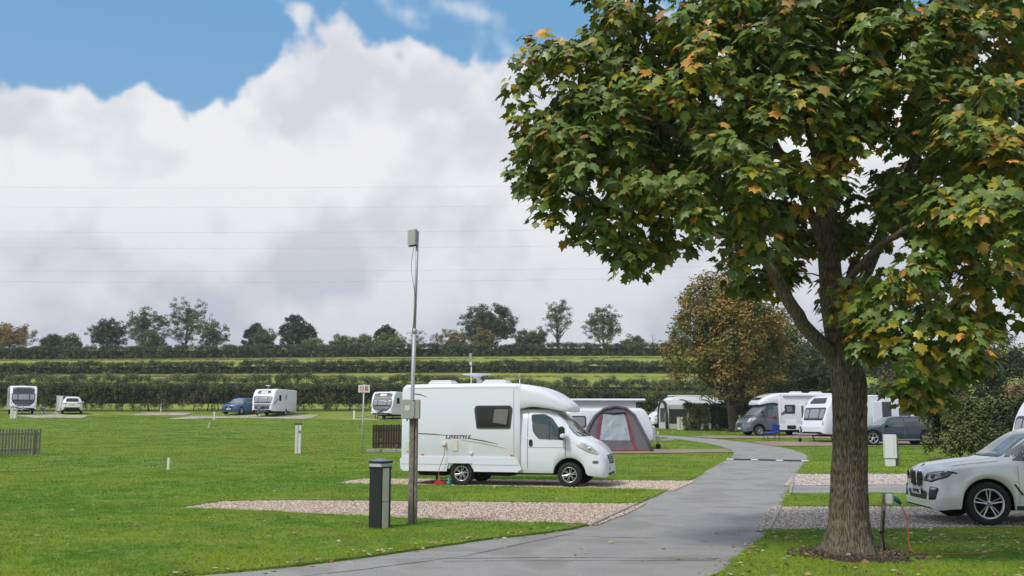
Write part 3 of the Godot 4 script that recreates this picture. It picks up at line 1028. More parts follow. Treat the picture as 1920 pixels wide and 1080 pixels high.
func make_far_trees() -> void:
	var green := Color(0.068, 0.112, 0.031)
	var light := Color(0.145, 0.196, 0.051)
	var deep := Color(0.034, 0.061, 0.024)
	var oak := Color(0.082, 0.112, 0.034)
	var rust := Color(0.340, 0.204, 0.043)
	# picture column, metres tall, half width, kind, label
	var list := [
		[-113, 7.8, 5.5, "airy", "thin green tree at the far left end of the hill"],
		[-107, 7.2, 5.6, "rust", "orange tree on the skyline at the far left"],
		[-98, 4.6, 2.2, "dark", "small dark tree right of the orange skyline tree"],
		[-94, 4.6, 2.4, "airy", "small sparse tree left of the dark round oak on the left"],
		[-90.5, 7.8, 4.8, "dark", "dark round tree left of the tall pair on the skyline"],
		[-82, 10.6, 5.2, "airy", "lower tree of the tall airy pair on the skyline"],
		[-73, 12.8, 6.2, "airy", "tallest airy tree on the skyline at left"],
		[-78, 5.0, 3.4, "mid", "low bushy tree under the tall airy pair"],
		[-65, 7.8, 3.8, "mid", "bushy tree right of the tallest airy skyline tree"],
		[-59, 6.6, 3.4, "conifer", "dark conifer left of the broad evergreen clump"],
		[-54, 6.2, 3.0, "mid", "greyish small tree between the two evergreens"],
		[-49.5, 8.6, 5.2, "conifer", "broad dark evergreen clump on the skyline"],
		[-43, 3.6, 3.0, "light", "low pale bush right of the broad evergreen"],
		[-37, 4.4, 3.4, "light", "low green bush behind the hill hedge left of the mast"],
		[-32, 4.6, 3.0, "light", "rounded green bush just left of the mast"],
		[-28.5, 6.6, 2.9, "spiky", "dark spreading pine crown left of the mast"],
		[-26.5, 5.2, 3.6, "light", "green round bush under the dark pine crown"],
		[-22, 5.4, 2.6, "bare", "thin grey sparse tree behind the mast"],
		[-17, 4.8, 2.4, "bare", "thin grey sparse tree right of the mast"],
		[-12.6, 6.0, 3.4, "rust2", "yellowing bush left of the great round oak"],
		[-5.4, 11.2, 7.2, "oak", "great dark round oak on the skyline"],
		[-6.6, 5.8, 2.7, "rust2", "orange brown bush in front of the great round oak"],
		[2.6, 5.4, 2.6, "mid", "small tree right of the great round oak"],
		[5.4, 6.2, 2.3, "mid", "small green tree left of the tall sparse skyline tree"],
		[10.3, 12.6, 3.9, "gaunt", "tall sparse tree with visible limbs on the skyline"],
		[20.5, 11.0, 5.0, "airy", "airy round tree at the right end of the skyline"],
		[26.5, 4.4, 3.0, "mid", "low bush right of the airy skyline tree"],
		[31.5, 5.4, 1.8, "twigs", "small bare tree at the right end of the skyline"],
		[36.5, 4.0, 3.5, "mid", "low bush where the skyline meets the orange maple"],
	]
	var kinds := {
		"airy": {"low": 0.12, "a": green, "b": light, "n": 330, "r": 0.62, "leaf": 0.30, "cut": 0.38, "lobe": 4.2, "leaves": 26, "trunk": 0.24, "limbs": 34},
		"rust": {"low": 0.1, "a": Color(0.170, 0.145, 0.034), "b": rust, "n": 330, "r": 0.65, "leaf": 0.30, "cut": 0.2, "lobe": 3.5, "leaves": 30},
		"rust2": {"low": 0.05, "a": Color(0.145, 0.145, 0.037), "b": Color(0.323, 0.221, 0.068), "n": 170, "r": 0.55, "leaf": 0.26, "cut": 0.15},
		"dark": {"low": 0.1, "a": deep, "b": oak, "n": 330, "r": 0.6, "leaf": 0.30, "cut": 0.2, "lobe": 3.6},
		"mid": {"low": 0.05, "a": green, "b": Color(0.128, 0.162, 0.051), "n": 180, "r": 0.6, "leaf": 0.28, "cut": 0.15},
		"light": {"low": 0.02, "a": Color(0.102, 0.162, 0.037), "b": Color(0.204, 0.255, 0.068), "n": 170, "r": 0.6, "leaf": 0.28, "cut": 0.1},
		"oak": {"low": 0.12, "a": Color(0.034, 0.061, 0.020), "b": Color(0.088, 0.122, 0.034), "n": 800, "r": 0.75, "leaf": 0.32, "cut": 0.06, "lobe": 3.2},
		"conifer": {"low": 0.02, "a": Color(0.024, 0.051, 0.025), "b": Color(0.058, 0.099, 0.041), "n": 420, "r": 0.6, "leaf": 0.34, "tip": 0.5, "cut": 0.05},
		"spiky": {"low": 0.3, "a": Color(0.020, 0.044, 0.031), "b": Color(0.044, 0.078, 0.044), "n": 90, "r": 0.6, "leaf": 0.6, "tip": 0.6, "cut": 0.2, "lobe": 4.0},
		"bare": {"low": 0.15, "a": Color(0.136, 0.145, 0.085), "b": Color(0.187, 0.187, 0.102), "n": 90, "r": 0.5, "leaf": 0.2, "cut": 0.4, "lobe": 4.0, "leaves": 20, "limbs": 40},
		"gaunt": {"low": 0.3, "a": Color(0.085, 0.122, 0.034), "b": Color(0.170, 0.170, 0.060), "n": 170, "r": 0.6, "leaf": 0.28, "cut": 0.5, "lobe": 4.5, "leaves": 26, "trunk": 0.27, "limbs": 46},
		"twigs": {"low": 0.2, "a": Color(0.204, 0.170, 0.119), "b": Color(0.238, 0.204, 0.136), "n": 14, "r": 0.4, "leaf": 0.1, "cut": 0.2, "leaves": 8, "limbs": 14, "trunk": 0.08},
	}
	for e in list:
		var k: Dictionary = kinds[e[3]].duplicate()
		k.h = e[1]
		k.w = e[2]
		var z := -222.0 - (6.0 if e[3] in ["bare", "conifer", "oak"] else 0.0) + (6.0 if e[3] in ["rust2", "light", "mid"] else 0.0)
		var p := on(e[0], z if float(e[0]) > -92 else -212.0)
		tree("bush" if float(e[1]) < 5.5 else "skyline_tree", e[4], p, k, "trees along the skyline")


func make_woodland() -> void:
	# the autumn maple in front of the awning and its neighbour
	tree("orange_maple", "maple turning orange beside the drive, in front of the grey motorhome", on(16.1, -73.2), {"h": 12.6, "w": 5.6, "low": 0.17, "a": Color(0.10, 0.14, 0.028), "b": Color(0.38, 0.22, 0.05), "n": 1500, "r": 0.55, "leaf": 0.2, "cut": 0.12, "lobe": 4.0, "leaves": 34, "trunk": 0.30, "tip": 0.45, "limbs": 40})
	tree("green_maple", "greener maple just behind the orange maple", on(20.4, -84.5), {"h": 10.5, "w": 5.0, "low": 0.2, "a": Color(0.051, 0.085, 0.022), "b": Color(0.204, 0.170, 0.041), "n": 900, "r": 0.6, "leaf": 0.22, "cut": 0.12, "lobe": 3.6, "leaves": 34, "trunk": 0.28})
	var list := [
		[28, -92, 8.5, 4.5, "dark green tree behind the grey motorhome roof"], [36, -90, 8.0, 5.0, "dense tree behind the caravan with the open door"], [33, -80, 5.5, 3.6, "russet shrub above the caravan with the open door"],
		[41, -84, 8.5, 5.0, "tall thicket tree behind the dark blue car"], [46, -80, 8.0, 4.5, "thicket tree above the rounded shrub hedge"], [40, -70, 5.2, 3.4, "russet shrub left of the thicket at the right edge"], [46, -68, 5.6, 3.6, "green shrub above the white car windscreen"], [52, -72, 8.5, 5.0, "tall thicket tree at the right edge of the picture"], [58, -78, 9.0, 5.5, "thicket tree beyond the right edge"],
		[31, -58, 3.6, 2.6, "low bramble bush behind the rounded shrub hedge"], [35.5, -57, 4.4, 2.8, "olive bush behind the rounded shrub hedge"], [27, -72, 3.4, 2.6, "dark bush behind the caravan roof"],
		[22.5, -92, 5.5, 3.4, "dark bush between the maples"], [27, -100, 9.0, 4.5, "dark tree closing the gap behind the green maple"]]
	for i in list.size():
		var e: Array = list[i]
		var rusty := i in [2, 5, 9, 10]
		tree("thicket_tree", e[4], on(e[0], e[1]), {"h": e[2], "w": e[3], "low": 0.0, "a": Color(0.093, 0.085, 0.027) if rusty else Color(0.027, 0.048, 0.017), "b": Color(0.289, 0.178, 0.076) if rusty else Color(0.102, 0.116, 0.034), "n": 420, "r": 0.6, "leaf": 0.2, "cut": 0.05, "lobe": 3.2, "leaves": 44}, "thicket at the right side of the park")


# one lobed maple leaf, stalk at the origin, tip towards -y, a little folded
func maple_leaf() -> ArrayMesh:
	var o := [[0.0, -0.06], [-0.20, 0.02], [-0.27, -0.12], [-0.50, -0.16], [-0.36, -0.36], [-0.46, -0.62], [-0.22, -0.60], [-0.13, -0.74], [0.0, -1.0], [0.13, -0.74], [0.22, -0.60], [0.46, -0.62], [0.36, -0.36], [0.50, -0.16], [0.27, -0.12], [0.20, 0.02]]
	var b := B.new().smooth()
	var c := Vector3(0, -0.38, 0.0)
	for i in o.size():
		var p: Array = o[i]
		var q: Array = o[(i + 1) % o.size()]
		var a := Vector3(p[0], p[1], -0.22 * absf(p[0]) - 0.10 * p[1] * p[1])
		var d := Vector3(q[0], q[1], -0.22 * absf(q[0]) - 0.10 * q[1] * q[1])
		b.tri(c, a, d)
	return b.commit()


func make_maple() -> void:
	var org := Vector3(4.41, 0, -13.4)
	var t := thing("maple_tree", "large maple with rough lichened trunk and spreading crown at right", "tree", org)
	var limbs := {
		"trunk": [[4.41, -0.1, -13.4], [4.43, 0.12, -13.4], [4.44, 0.45, -13.4], [4.46, 0.96, -13.4], [4.50, 1.6, -13.4], [4.52, 2.2, -13.4], [4.45, 2.75, -13.4], [4.34, 3.38, -13.4], [4.34, 4.43, -13.5], [4.41, 5.74, -13.6], [4.57, 7.27, -13.7], [4.7, 9.0, -13.8], [4.75, 10.2, -13.9]],
	}
	var rad := [0.42, 0.315, 0.245, 0.222, 0.212, 0.215, 0.205, 0.155, 0.14, 0.12, 0.09, 0.05, 0.02]
	# the trunk is fluted and flares into roots
	var pts := []
	var rr := []
	for i in limbs.trunk.size() - 1:
		var a: Array = limbs.trunk[i]
		var c: Array = limbs.trunk[i + 1]
		var steps := 14 if i < 7 else 4
		for k in steps:
			var f := float(k) / steps
			pts.append(Vector3(a[0], a[1], a[2]).lerp(Vector3(c[0], c[1], c[2]), f) - org)
			rr.append(lerpf(rad[i], rad[i + 1], f))
	var tb := B.new().smooth()
	var flute := noise(1.0, 3, 201)
	var sides := 132
	var ridge := noise(1.0, 2, 203)
	var rings := []
	for i in pts.size():
		var ring := []
		for s in sides:
			var g := TAU * s / sides
			var u := Vector3(cos(g), 0, sin(g))
			var p: Vector3 = pts[i]
			var root := maxf(0.0, 1.0 - p.y / 0.5)
			var w := 1.0 + 0.10 * flute.get_noise_3d(cos(g) * 1.6, p.y * 0.5, sin(g) * 1.6) + 0.06 * flute.get_noise_3d(cos(g) * 6.0, p.y * 1.1, sin(g) * 6.0) + 0.16 * root * root * cos(g * 5.0 + 0.8) + 0.03 * flute.get_noise_3d(cos(g) * 14.0, p.y * 3.0, sin(g) * 14.0)
			# plates of bark between long fissures that wander up the trunk
			var fis := absf(ridge.get_noise_3d(cos(g) * 6.5, p.y * 1.0, sin(g) * 6.5))
			var plate := smoothstep(0.02, 0.22, fis) * 0.014 + 0.004 * ridge.get_noise_3d(cos(g) * 20.0, p.y * 14.0, sin(g) * 20.0)
			ring.append(p + u * (float(rr[i]) * w - 0.010 + plate))
		rings.append(ring)
	for i in rings.size() - 1:
		for s in sides:
			var s2 := (s + 1) % sides
			tb.quad(rings[i][s2], rings[i][s], rings[i + 1][s], rings[i + 1][s2])
	part(t, "trunk", tb, M.bark)
	var skeleton := []
	for i in range(84, pts.size()):
		skeleton.append(pts[i])
	for l in [
		[0.105, [4.43, 2.51, -13.4, 3.97, 2.89, -13.2, 3.61, 3.33, -13.0, 3.36, 3.81, -12.9, 3.08, 4.27, -12.7, 2.67, 4.79, -12.5, 2.24, 5.22, -12.3, 1.6, 5.7, -12.3]],
		[0.075, [4.34, 3.9, -13.4, 4.15, 4.79, -13.8, 3.91, 5.68, -14.2, 3.56, 6.45, -14.6, 3.18, 6.81, -14.9, 2.4, 7.3, -15.0]],
		[0.09, [4.40, 2.9, -13.4, 4.71, 3.64, -13.2, 5.15, 4.64, -13.1, 5.51, 5.42, -13.0, 5.97, 6.24, -12.8, 6.4, 7.2, -12.6]],
		[0.06, [4.5, 2.5, -13.4, 4.98, 2.76, -12.9, 5.53, 3.2, -12.5, 5.94, 3.5, -12.2, 6.6, 3.7, -12.0]],
		[0.06, [4.35, 3.36, -13.3, 4.58, 3.87, -12.4, 4.8, 4.05, -11.6, 5.17, 4.18, -11.0]],
		[0.055, [4.4, 3.2, -13.4, 4.9, 3.9, -14.2, 5.5, 4.7, -14.8, 6.4, 5.7, -15.2]],
		[0.06, [4.35, 4.2, -13.5, 4.0, 5.0, -12.8, 3.6, 5.8, -12.0, 3.2, 6.5, -11.6]],
		[0.05, [3.2, 4.05, -12.8, 2.5, 4.2, -12.7, 1.7, 4.3, -12.7, 1.0, 4.6, -12.8, 0.4, 5.0, -12.9]],
		[0.05, [2.67, 4.79, -12.5, 2.2, 5.6, -12.5, 1.5, 6.4, -12.6, 0.8, 6.5, -12.7, 0.1, 6.5, -13.0]],
		[0.05, [4.4, 5.7, -13.6, 4.6, 6.4, -12.8, 5.0, 6.9, -12.1]],
		[0.045, [4.6, 3.5, -13.3, 4.7, 3.3, -12.6, 4.65, 3.1, -11.9, 4.6, 2.7, -11.7]],
	]:
		var p := []
		var r := []
		var n: int = l[1].size() / 3
		for i in n - 1:
			var q := func(k: int) -> Vector3: return Vector3(l[1][clampi(k, 0, n - 1) * 3], l[1][clampi(k, 0, n - 1) * 3 + 1], l[1][clampi(k, 0, n - 1) * 3 + 2])
			for s in 4:
				var f := s / 4.0
				p.append((q.call(i) as Vector3).cubic_interpolate(q.call(i + 1), q.call(i - 1), q.call(i + 2), f) - org + Vector3(rnd(-0.02, 0.02), rnd(-0.02, 0.02), rnd(-0.02, 0.02)))
				r.append(float(l[0]) * (1.0 - 0.8 * (i + f) / n))
		skeleton.append_array(p)
		part(t, "limb", B.new().smooth().tube(p, r, 12), M.bark)
	# clouds of twigs that make up the crown: x, y, z, radius
	var lobes := [[1.55, 6.76, -12.6, 1.01], [0.84, 6.17, -12.6, 0.74], [0.96, 5.07, -12.5, 0.87], [0.70, 4.50, -12.8, 0.51], [1.51, 4.18, -12.6, 0.54], [2.24, 4.73, -12.0, 0.84], [2.40, 5.96, -12.0, 0.96], [3.23, 6.51, -11.8, 0.95], [2.81, 4.83, -11.6, 0.68], [3.34, 5.55, -11.6, 0.62], [0.05, 6.40, -13.0, 0.30], [0.35, 4.96, -12.9, 0.41], [2.02, 4.15, -12.8, 0.41], [1.49, 3.80, -12.5, 0.24], [2.92, 4.03, -12.2, 0.39], [4.17, 6.13, -11.7, 0.81], [4.16, 5.08, -11.8, 0.52], [4.97, 6.59, -12.0, 0.84], [5.97, 6.59, -12.0, 0.90], [5.56, 5.04, -11.2, 0.78], [5.23, 3.91, -10.9, 0.70], [4.75, 3.85, -11.2, 0.56], [4.49, 2.91, -11.6, 0.62], [4.25, 2.69, -12.0, 0.40], [4.98, 2.66, -11.6, 0.52], [4.75, 2.25, -11.9, 0.36], [5.83, 3.15, -11.5, 0.62], [5.82, 2.87, -12.6, 0.50], [5.37, 4.62, -14.5, 0.75], [6.60, 5.73, -15.0, 1.10], [2.82, 6.58, -15.0, 1.35], [1.53, 6.04, -14.6, 1.05], [4.67, 7.64, -15.5, 1.60], [6.37, 3.91, -14.0, 0.85], [6.92, 4.58, -13.5, 1.05], [4.28, 3.28, -12.6, 0.28], [7.08, 5.07, -12.5, 1.15], [6.76, 3.60, -12.0, 0.90], [5.03, 2.05, -12.1, 0.22], [4.2, 8.2, -12.6, 1.3], [2.6, 7.8, -13.0, 1.3], [5.9, 8.0, -13.0, 1.4], [4.6, 9.3, -13.8, 1.5], [3.4, 5.3, -14.8, 0.8], [3.7, 4.6, -14.6, 0.65], [4.0, 3.9, -14.7, 0.45], [4.9, 3.6, -14.5, 0.5], [4.5, 5.0, -14.9, 0.8], [3.3, 3.7, -14.5, 0.3], [1.2, 5.6, -12.3, 0.8], [1.9, 5.4, -13.6, 0.9], [0.6, 5.6, -13.2, 0.6], [2.0, 6.6, -13.2, 0.9], [3.0, 5.2, -12.6, 0.6], [3.6, 4.7, -11.9, 0.4], [4.9, 5.6, -11.9, 0.7], [5.0, 4.6, -12.4, 0.5], [5.5, 2.5, -12.3, 0.4], [3.9, 7.2, -12.2, 0.9], [6.9, 6.6, -13.5, 1.2]]
	var leaf := maple_leaf()
	var where := []
	var cols := []
	var ends := []
	var hue := noise(0.55, 2, 211)
	for e in lobes:
		var c := Vector3(e[0], e[1], e[2])
		var r: float = e[3]
		var area := r * r
		for k in maxi(3, int(area * 27.0)):
			var d := rdir()
			# twig ends sit in the outer part of each lobe, a little flattened
			var p := c + d * r * pow(rng.randf(), 0.33) * Vector3(1, 0.85, 1)
			ends.append([p, d])
	# leaves hang round every twig end in a loose fan
	for e in ends:
		var p: Vector3 = e[0]
		var yellow := clampf(0.26 + 0.75 * hue.get_noise_3dv(p) + 0.10 * (p.x - 4.0) * 0.35, 0.0, 1.0)
		for k in 30 + rng.randi() % 12:
			var d := rdir()
			var q := p + d * Vector3(0.30, 0.22, 0.30) * pow(rng.randf(), 0.5)
			var out := (Vector3(d.x, 0, d.z) * 0.8 + (e[1] as Vector3) * 0.5 + Vector3(rnd(-0.5, 0.5), 0, rnd(-0.5, 0.5)))
			# the blade hangs: tip down and outwards, face up and outwards
			var tip := (Vector3(out.x, -rnd(0.35, 1.5), out.z)).normalized()
			var nrm := (Vector3(out.x, rnd(0.2, 1.4), out.z) + rdir() * 0.45).normalized()
			nrm = (nrm - tip * nrm.dot(tip)).normalized()
			var s := rnd(0.10, 0.19)
			var bas := Basis((-tip).cross(nrm).normalized(), -tip, nrm).scaled_local(Vector3(s, s, s * rnd(0.4, 1.6)))
			where.append(Transform3D(bas, q - org))
			var f := rng.randf()
			var col: Color
			if f < 0.05 * (0.5 + 2.0 * yellow):
				col = Color(0.55, 0.28, 0.06)
			elif f < 0.12 + 0.55 * yellow:
				col = Color(0.36, 0.32, 0.03)
			elif f < 0.72:
				col = Color(0.115, 0.19, 0.03)
			else:
				col = Color(0.165, 0.225, 0.065)
			var v := rnd(0.7, 1.3)
			cols.append(Color(col.r * v * rnd(0.85, 1.25), col.g * v, col.b * v * rnd(0.8, 1.2)))
	# fine branches from the limbs to the twig ends
	var bb := B.new().smooth()
	var thin := B.new().smooth()
	ends.sort_custom(func(a: Array, b: Array) -> bool: return near(skeleton, (a[0] as Vector3) - org) < near(skeleton, (b[0] as Vector3) - org))
	for e in ends:
		var p: Vector3 = (e[0] as Vector3) - org
		var best := Vector3.ZERO
		var bd := 1e9
		for s in skeleton:
			var ds: float = (s as Vector3).distance_squared_to(p) + (2.0 if (s as Vector3).y > p.y + 0.5 else 0.0)
			if ds < bd:
				bd = ds
				best = s
		var len := sqrt(bd)
		var m := best.lerp(p, 0.55) + Vector3(0, 0.08 * len, 0) + rdir() * 0.05 * len
		var r0 := clampf(0.008 + 0.011 * len, 0.008, 0.03)
		(bb if len > 0.7 else thin).tube([best, m, p], [r0, r0 * 0.7, 0.004], 5, false)
		skeleton.append(m)
		skeleton.append(best.lerp(p, 0.8))
	part(t, "branches", bb, M.bark).set_meta("kind", "stuff")
	part(t, "twigs", thin, M.bark).set_meta("kind", "stuff")
	# the leaves nearest the camera are single leaves, the rest one mass
	var order := range(where.size())
	var seen := []
	for i in order:
		var p: Vector3 = (where[i] as Transform3D).origin + org
		var ok := absf(p.x / -p.z) < 0.5 and (p.y - 1.75) / -p.z < 0.42
		seen.append(p.distance_to(Vector3(0, 1.75, 0)) if ok else 999.0)
	order.sort_custom(func(a: int, b: int) -> bool: return seen[a] < seen[b])
	var tones := []
	for c in [Color(0.55, 0.28, 0.06), Color(0.36, 0.32, 0.03), Color(0.115, 0.19, 0.03), Color(0.165, 0.225, 0.065)]:
		var m: StandardMaterial3D = M.leaf.duplicate()
		m.vertex_color_use_as_albedo = false
		m.albedo_color = (c as Color).linear_to_srgb()
		tones.append(m)
	var rest_w := []
	var rest_c := []
	for k in order.size():
		var i: int = order[k]
		if k < 300:
			var best := 0
			for j in 4:
				if absf((cols[i] as Color).r - [0.55, 0.36, 0.115, 0.165][j]) < absf((cols[i] as Color).r - [0.55, 0.36, 0.115, 0.165][best]):
					best = j
			mpart(t, "leaf", leaf, tones[best]).transform = where[i]
		else:
			rest_w.append(where[i])
			rest_c.append(cols[i])
	swarm(t, "crown", leaf, M.leaf, rest_w, rest_c)
	print("maple leaves ", where.size(), " twig ends ", ends.size())


func near(list: Array, p: Vector3) -> float:
	var b := 1e9
	for s in list:
		b = minf(b, (s as Vector3).distance_squared_to(p))
	return b


# A body drawn through cross-sections along x. Rows of keys start with x.
# "box": x, bottom, top, half width, roof corner radius.  "car": x, bottom, waist, top, half width below, at the waist, at the top.
class Hull:
	var keys: Array
	var kind: String
	var arches: Array

	func _init(k: String, rows: Array, holes := []) -> void:
		kind = k
		keys = rows
		arches = holes

	func val(x: float) -> Array:
		var n := keys.size()
		if x <= keys[0][0]:
			return keys[0]
		if x >= keys[n - 1][0]:
			return keys[n - 1]
		var i := 0
		while float(keys[i + 1][0]) < x:
			i += 1
		var x0: float = keys[i][0]
		var x1: float = keys[i + 1][0]
		var h := x1 - x0
		var t := (x - x0) / h
		var out := [x]
		for c in range(1, keys[0].size()):
			var s := (float(keys[i + 1][c]) - float(keys[i][c])) / h
			var m0 := s
			var m1 := s
			if i > 0:
				m0 = slope(s, (float(keys[i][c]) - float(keys[i - 1][c])) / (x0 - float(keys[i - 1][0])))
			if i < n - 2:
				m1 = slope(s, (float(keys[i + 2][c]) - float(keys[i + 1][c])) / (float(keys[i + 2][0]) - x1))
			var t2 := t * t
			var t3 := t2 * t
			out.append((2 * t3 - 3 * t2 + 1) * float(keys[i][c]) + (t3 - 2 * t2 + t) * h * m0 + (-2 * t3 + 3 * t2) * float(keys[i + 1][c]) + (t3 - t2) * h * m1)
		return out

	func slope(a: float, b: float) -> float:
		return 0.0 if a * b <= 0.0 else 2.0 * a * b / (a + b)

	func foot(x: float, yb: float) -> float:
		for a in arches:
			var d := absf(x - float(a[0]))
			if d < float(a[2]):
				yb = maxf(yb, float(a[1]) + sqrt(float(a[2]) * float(a[2]) - d * d))
		return yb

	# points (half width, height) from the sill up to the middle of the roof
	func sec(x: float) -> Array:
		var v := val(x)
		var yb := foot(x, v[1])
		if kind == "box":
			var yt: float = v[2]
			var w: float = v[3]
			var r: float = minf(v[4], (yt - yb) * 0.45)
			var p := [Vector2(w - 0.03, yb), Vector2(w, minf(yb + 0.04, yt - r)), Vector2(w, lerpf(yb, yt - r, 0.5)), Vector2(w, yt - r)]
			for k in range(1, 5):
				var g := PI / 2 * k / 4.0
				p.append(Vector2(w - r + r * cos(g), yt - r + r * sin(g)))
			p.append(Vector2((w - r) * 0.5, yt + 0.012))
			p.append(Vector2(0, yt + 0.016))
			return p
		var ys: float = maxf(v[2], yb + 0.03)
		var yt: float = maxf(v[3], ys + 0.02)
		var wb: float = v[4]
		var ws: float = v[5]
		var wt: float = v[6]
		var e := minf(0.06, (yt - ys) * 0.3)
		return [Vector2(wb - 0.03, yb), Vector2(wb, lerpf(yb, ys, 0.08)), Vector2(wb + 0.012, lerpf(yb, ys, 0.40)), Vector2(lerpf(wb, ws, 0.55) + 0.012, lerpf(yb, ys, 0.72)), Vector2(lerpf(wb, ws, 0.9), lerpf(yb, ys, 0.93)), Vector2(ws, ys), Vector2(lerpf(ws, wt, 0.42), lerpf(ys, yt, 0.5)), Vector2(wt, yt - e), Vector2(wt - e * 1.2, yt - e * 0.3), Vector2(wt * 0.6, yt + 0.012), Vector2(0, yt + 0.022)]

	func zat(x: float, y: float) -> float:
		if x < float(keys[0][0]) or x > float(keys[-1][0]):
			return -1.0
		var p := sec(x)
		if y < p[0].y:
			return p[0].x if y > p[0].y - 0.001 else -1.0
		for i in p.size() - 1:
			if y <= p[i + 1].y:
				return lerpf(p[i].x, p[i + 1].x, (y - p[i].y) / maxf(1e-5, p[i + 1].y - p[i].y))
		return -1.0

	# where the front (dir 1) or the tail (dir -1) stands at a height and a distance from the middle
	func xend(z: float, y: float, dir: int) -> float:
		var x: float = keys[-1][0] if dir > 0 else keys[0][0]
		var lim := 0
		while zat(x, y) < absf(z) and lim < 400:
			x -= dir * 0.02
			lim += 1
		var lo := x
		var hi := x + dir * 0.02
		for k in 6:
			var m := (lo + hi) / 2.0
			if zat(m, y) < absf(z):
				hi = m
			else:
				lo = m
		return lo

	func stations(step: float) -> Array:
		var xs := []
		var x: float = keys[0][0]
		while x < float(keys[-1][0]):
			xs.append(x)
			x += step
		for k in keys:
			xs.append(float(k[0]))
		for a in arches:
			for k in 25:
				xs.append(float(a[0]) - float(a[2]) * cos(PI * k / 24.0))
		xs.sort()
		var out := [xs[0]]
		for q in xs:
			if q - out[-1] > 0.004 and q >= float(keys[0][0]) and q <= float(keys[-1][0]):
				out.append(q)
		return out

	func skin(b: B, step: float) -> void:
		var xs := stations(step)
		var last := []
		for x in xs:
			var p := sec(x)
			if last.size():
				for s in [-1.0, 1.0]:
					for i in p.size() - 1:
						var a := Vector3(last[0], last[1][i].y, last[1][i].x * s)
						var c := Vector3(x, p[i].y, p[i].x * s)
						var d := Vector3(x, p[i + 1].y, p[i + 1].x * s)
						var e := Vector3(last[0], last[1][i + 1].y, last[1][i + 1].x * s)
						if s > 0:
							b.quad(a, c, d, e)
						else:
							b.quad(c, a, e, d)
			last = [x, p]
		b.flat()
		for end in [0, -1]:
			var x: float = xs[end]
			var p := sec(x)
			var c := Vector3(x, (p[0].y + p[-1].y) / 2.0, 0)
			for s in [-1.0, 1.0]:
				for i in p.size() - 1:
					b.otri(c, Vector3(x, p[i].y, p[i].x * s), Vector3(x, p[i + 1].y, p[i + 1].x * s), Vector3(0, c.y, 0))
			b.otri(c, Vector3(x, p[0].y, p[0].x), Vector3(x, p[0].y, -p[0].x), Vector3(0, c.y, 0))

	func belly(b: B, step: float) -> void:
		var xs := stations(step)
		for i in xs.size() - 1:
			var p: Vector2 = sec(xs[i])[0]
			var q: Vector2 = sec(xs[i + 1])[0]
			b.quad(Vector3(xs[i], p.y + 0.002, -p.x), Vector3(xs[i + 1], q.y + 0.002, -q.x), Vector3(xs[i + 1], q.y + 0.002, q.x), Vector3(xs[i], p.y + 0.002, p.x))


# a panel that follows a surface: outline in (u, v), put(u, v, off) gives the point lifted by off
func panel(b: B, outline: PackedVector2Array, put: Callable, off: float, nu := 12, nv := 4) -> B:
	var lo := 1e9
	var hi := -1e9
	for p in outline:
		lo = minf(lo, p.x)
		hi = maxf(hi, p.x)
	var rows := []
	for i in nu + 1:
		var u := lerpf(lo, hi, clampf(float(i) / nu, 0.002, 0.998))
		var a := 1e9
		var c := -1e9
		for k in outline.size():
			var p := outline[k]
			var q := outline[(k + 1) % outline.size()]
			if (p.x <= u) != (q.x <= u):
				var v := lerpf(p.y, q.y, (u - p.x) / (q.x - p.x))
				a = minf(a, v)
				c = maxf(c, v)
		if a > c:
			continue
		var row := []
		for j in nv + 1:
			row.append([put.call(u, lerpf(a, c, float(j) / nv), off), put.call(u, lerpf(a, c, float(j) / nv), -0.004)])
		rows.append(row)
	for i in rows.size() - 1:
		for j in nv:
			var inner: Vector3 = rows[i][j][1]
			b.oquad(rows[i][j][0], rows[i + 1][j][0], rows[i + 1][j + 1][0], rows[i][j + 1][0], inner + (inner - (rows[i][j][0] as Vector3)) * 20.0)
		for j in [0, nv]:
			var m: Vector3 = rows[i][nv / 2][0]
			b.oquad(rows[i][j][0], rows[i + 1][j][0], rows[i + 1][j][1], rows[i][j][1], m)
	return b


func on_side(h: Hull, s: float) -> Callable:
	return func(x: float, y: float, off: float) -> Vector3: return Vector3(x, y, s * (h.zat(x, y) + off))


func on_end(h: Hull, dir: int) -> Callable:
	return func(z: float, y: float, off: float) -> Vector3: return Vector3(h.xend(z, y, dir) + dir * off, y, z)


# a straight-sided rectangle as an outline
func rect(x0: float, y0: float, x1: float, y1: float, r := 0.0) -> PackedVector2Array:
	var p := pv([x0, y0, x1, y0, x1, y1, x0, y1])
	return rounded(p, r) if r > 0.0 else p


func mirrored(p: PackedVector2Array) -> PackedVector2Array:
	var q := PackedVector2Array()
	for v in p:
		q.append(Vector2(-v.x, v.y))
	return q


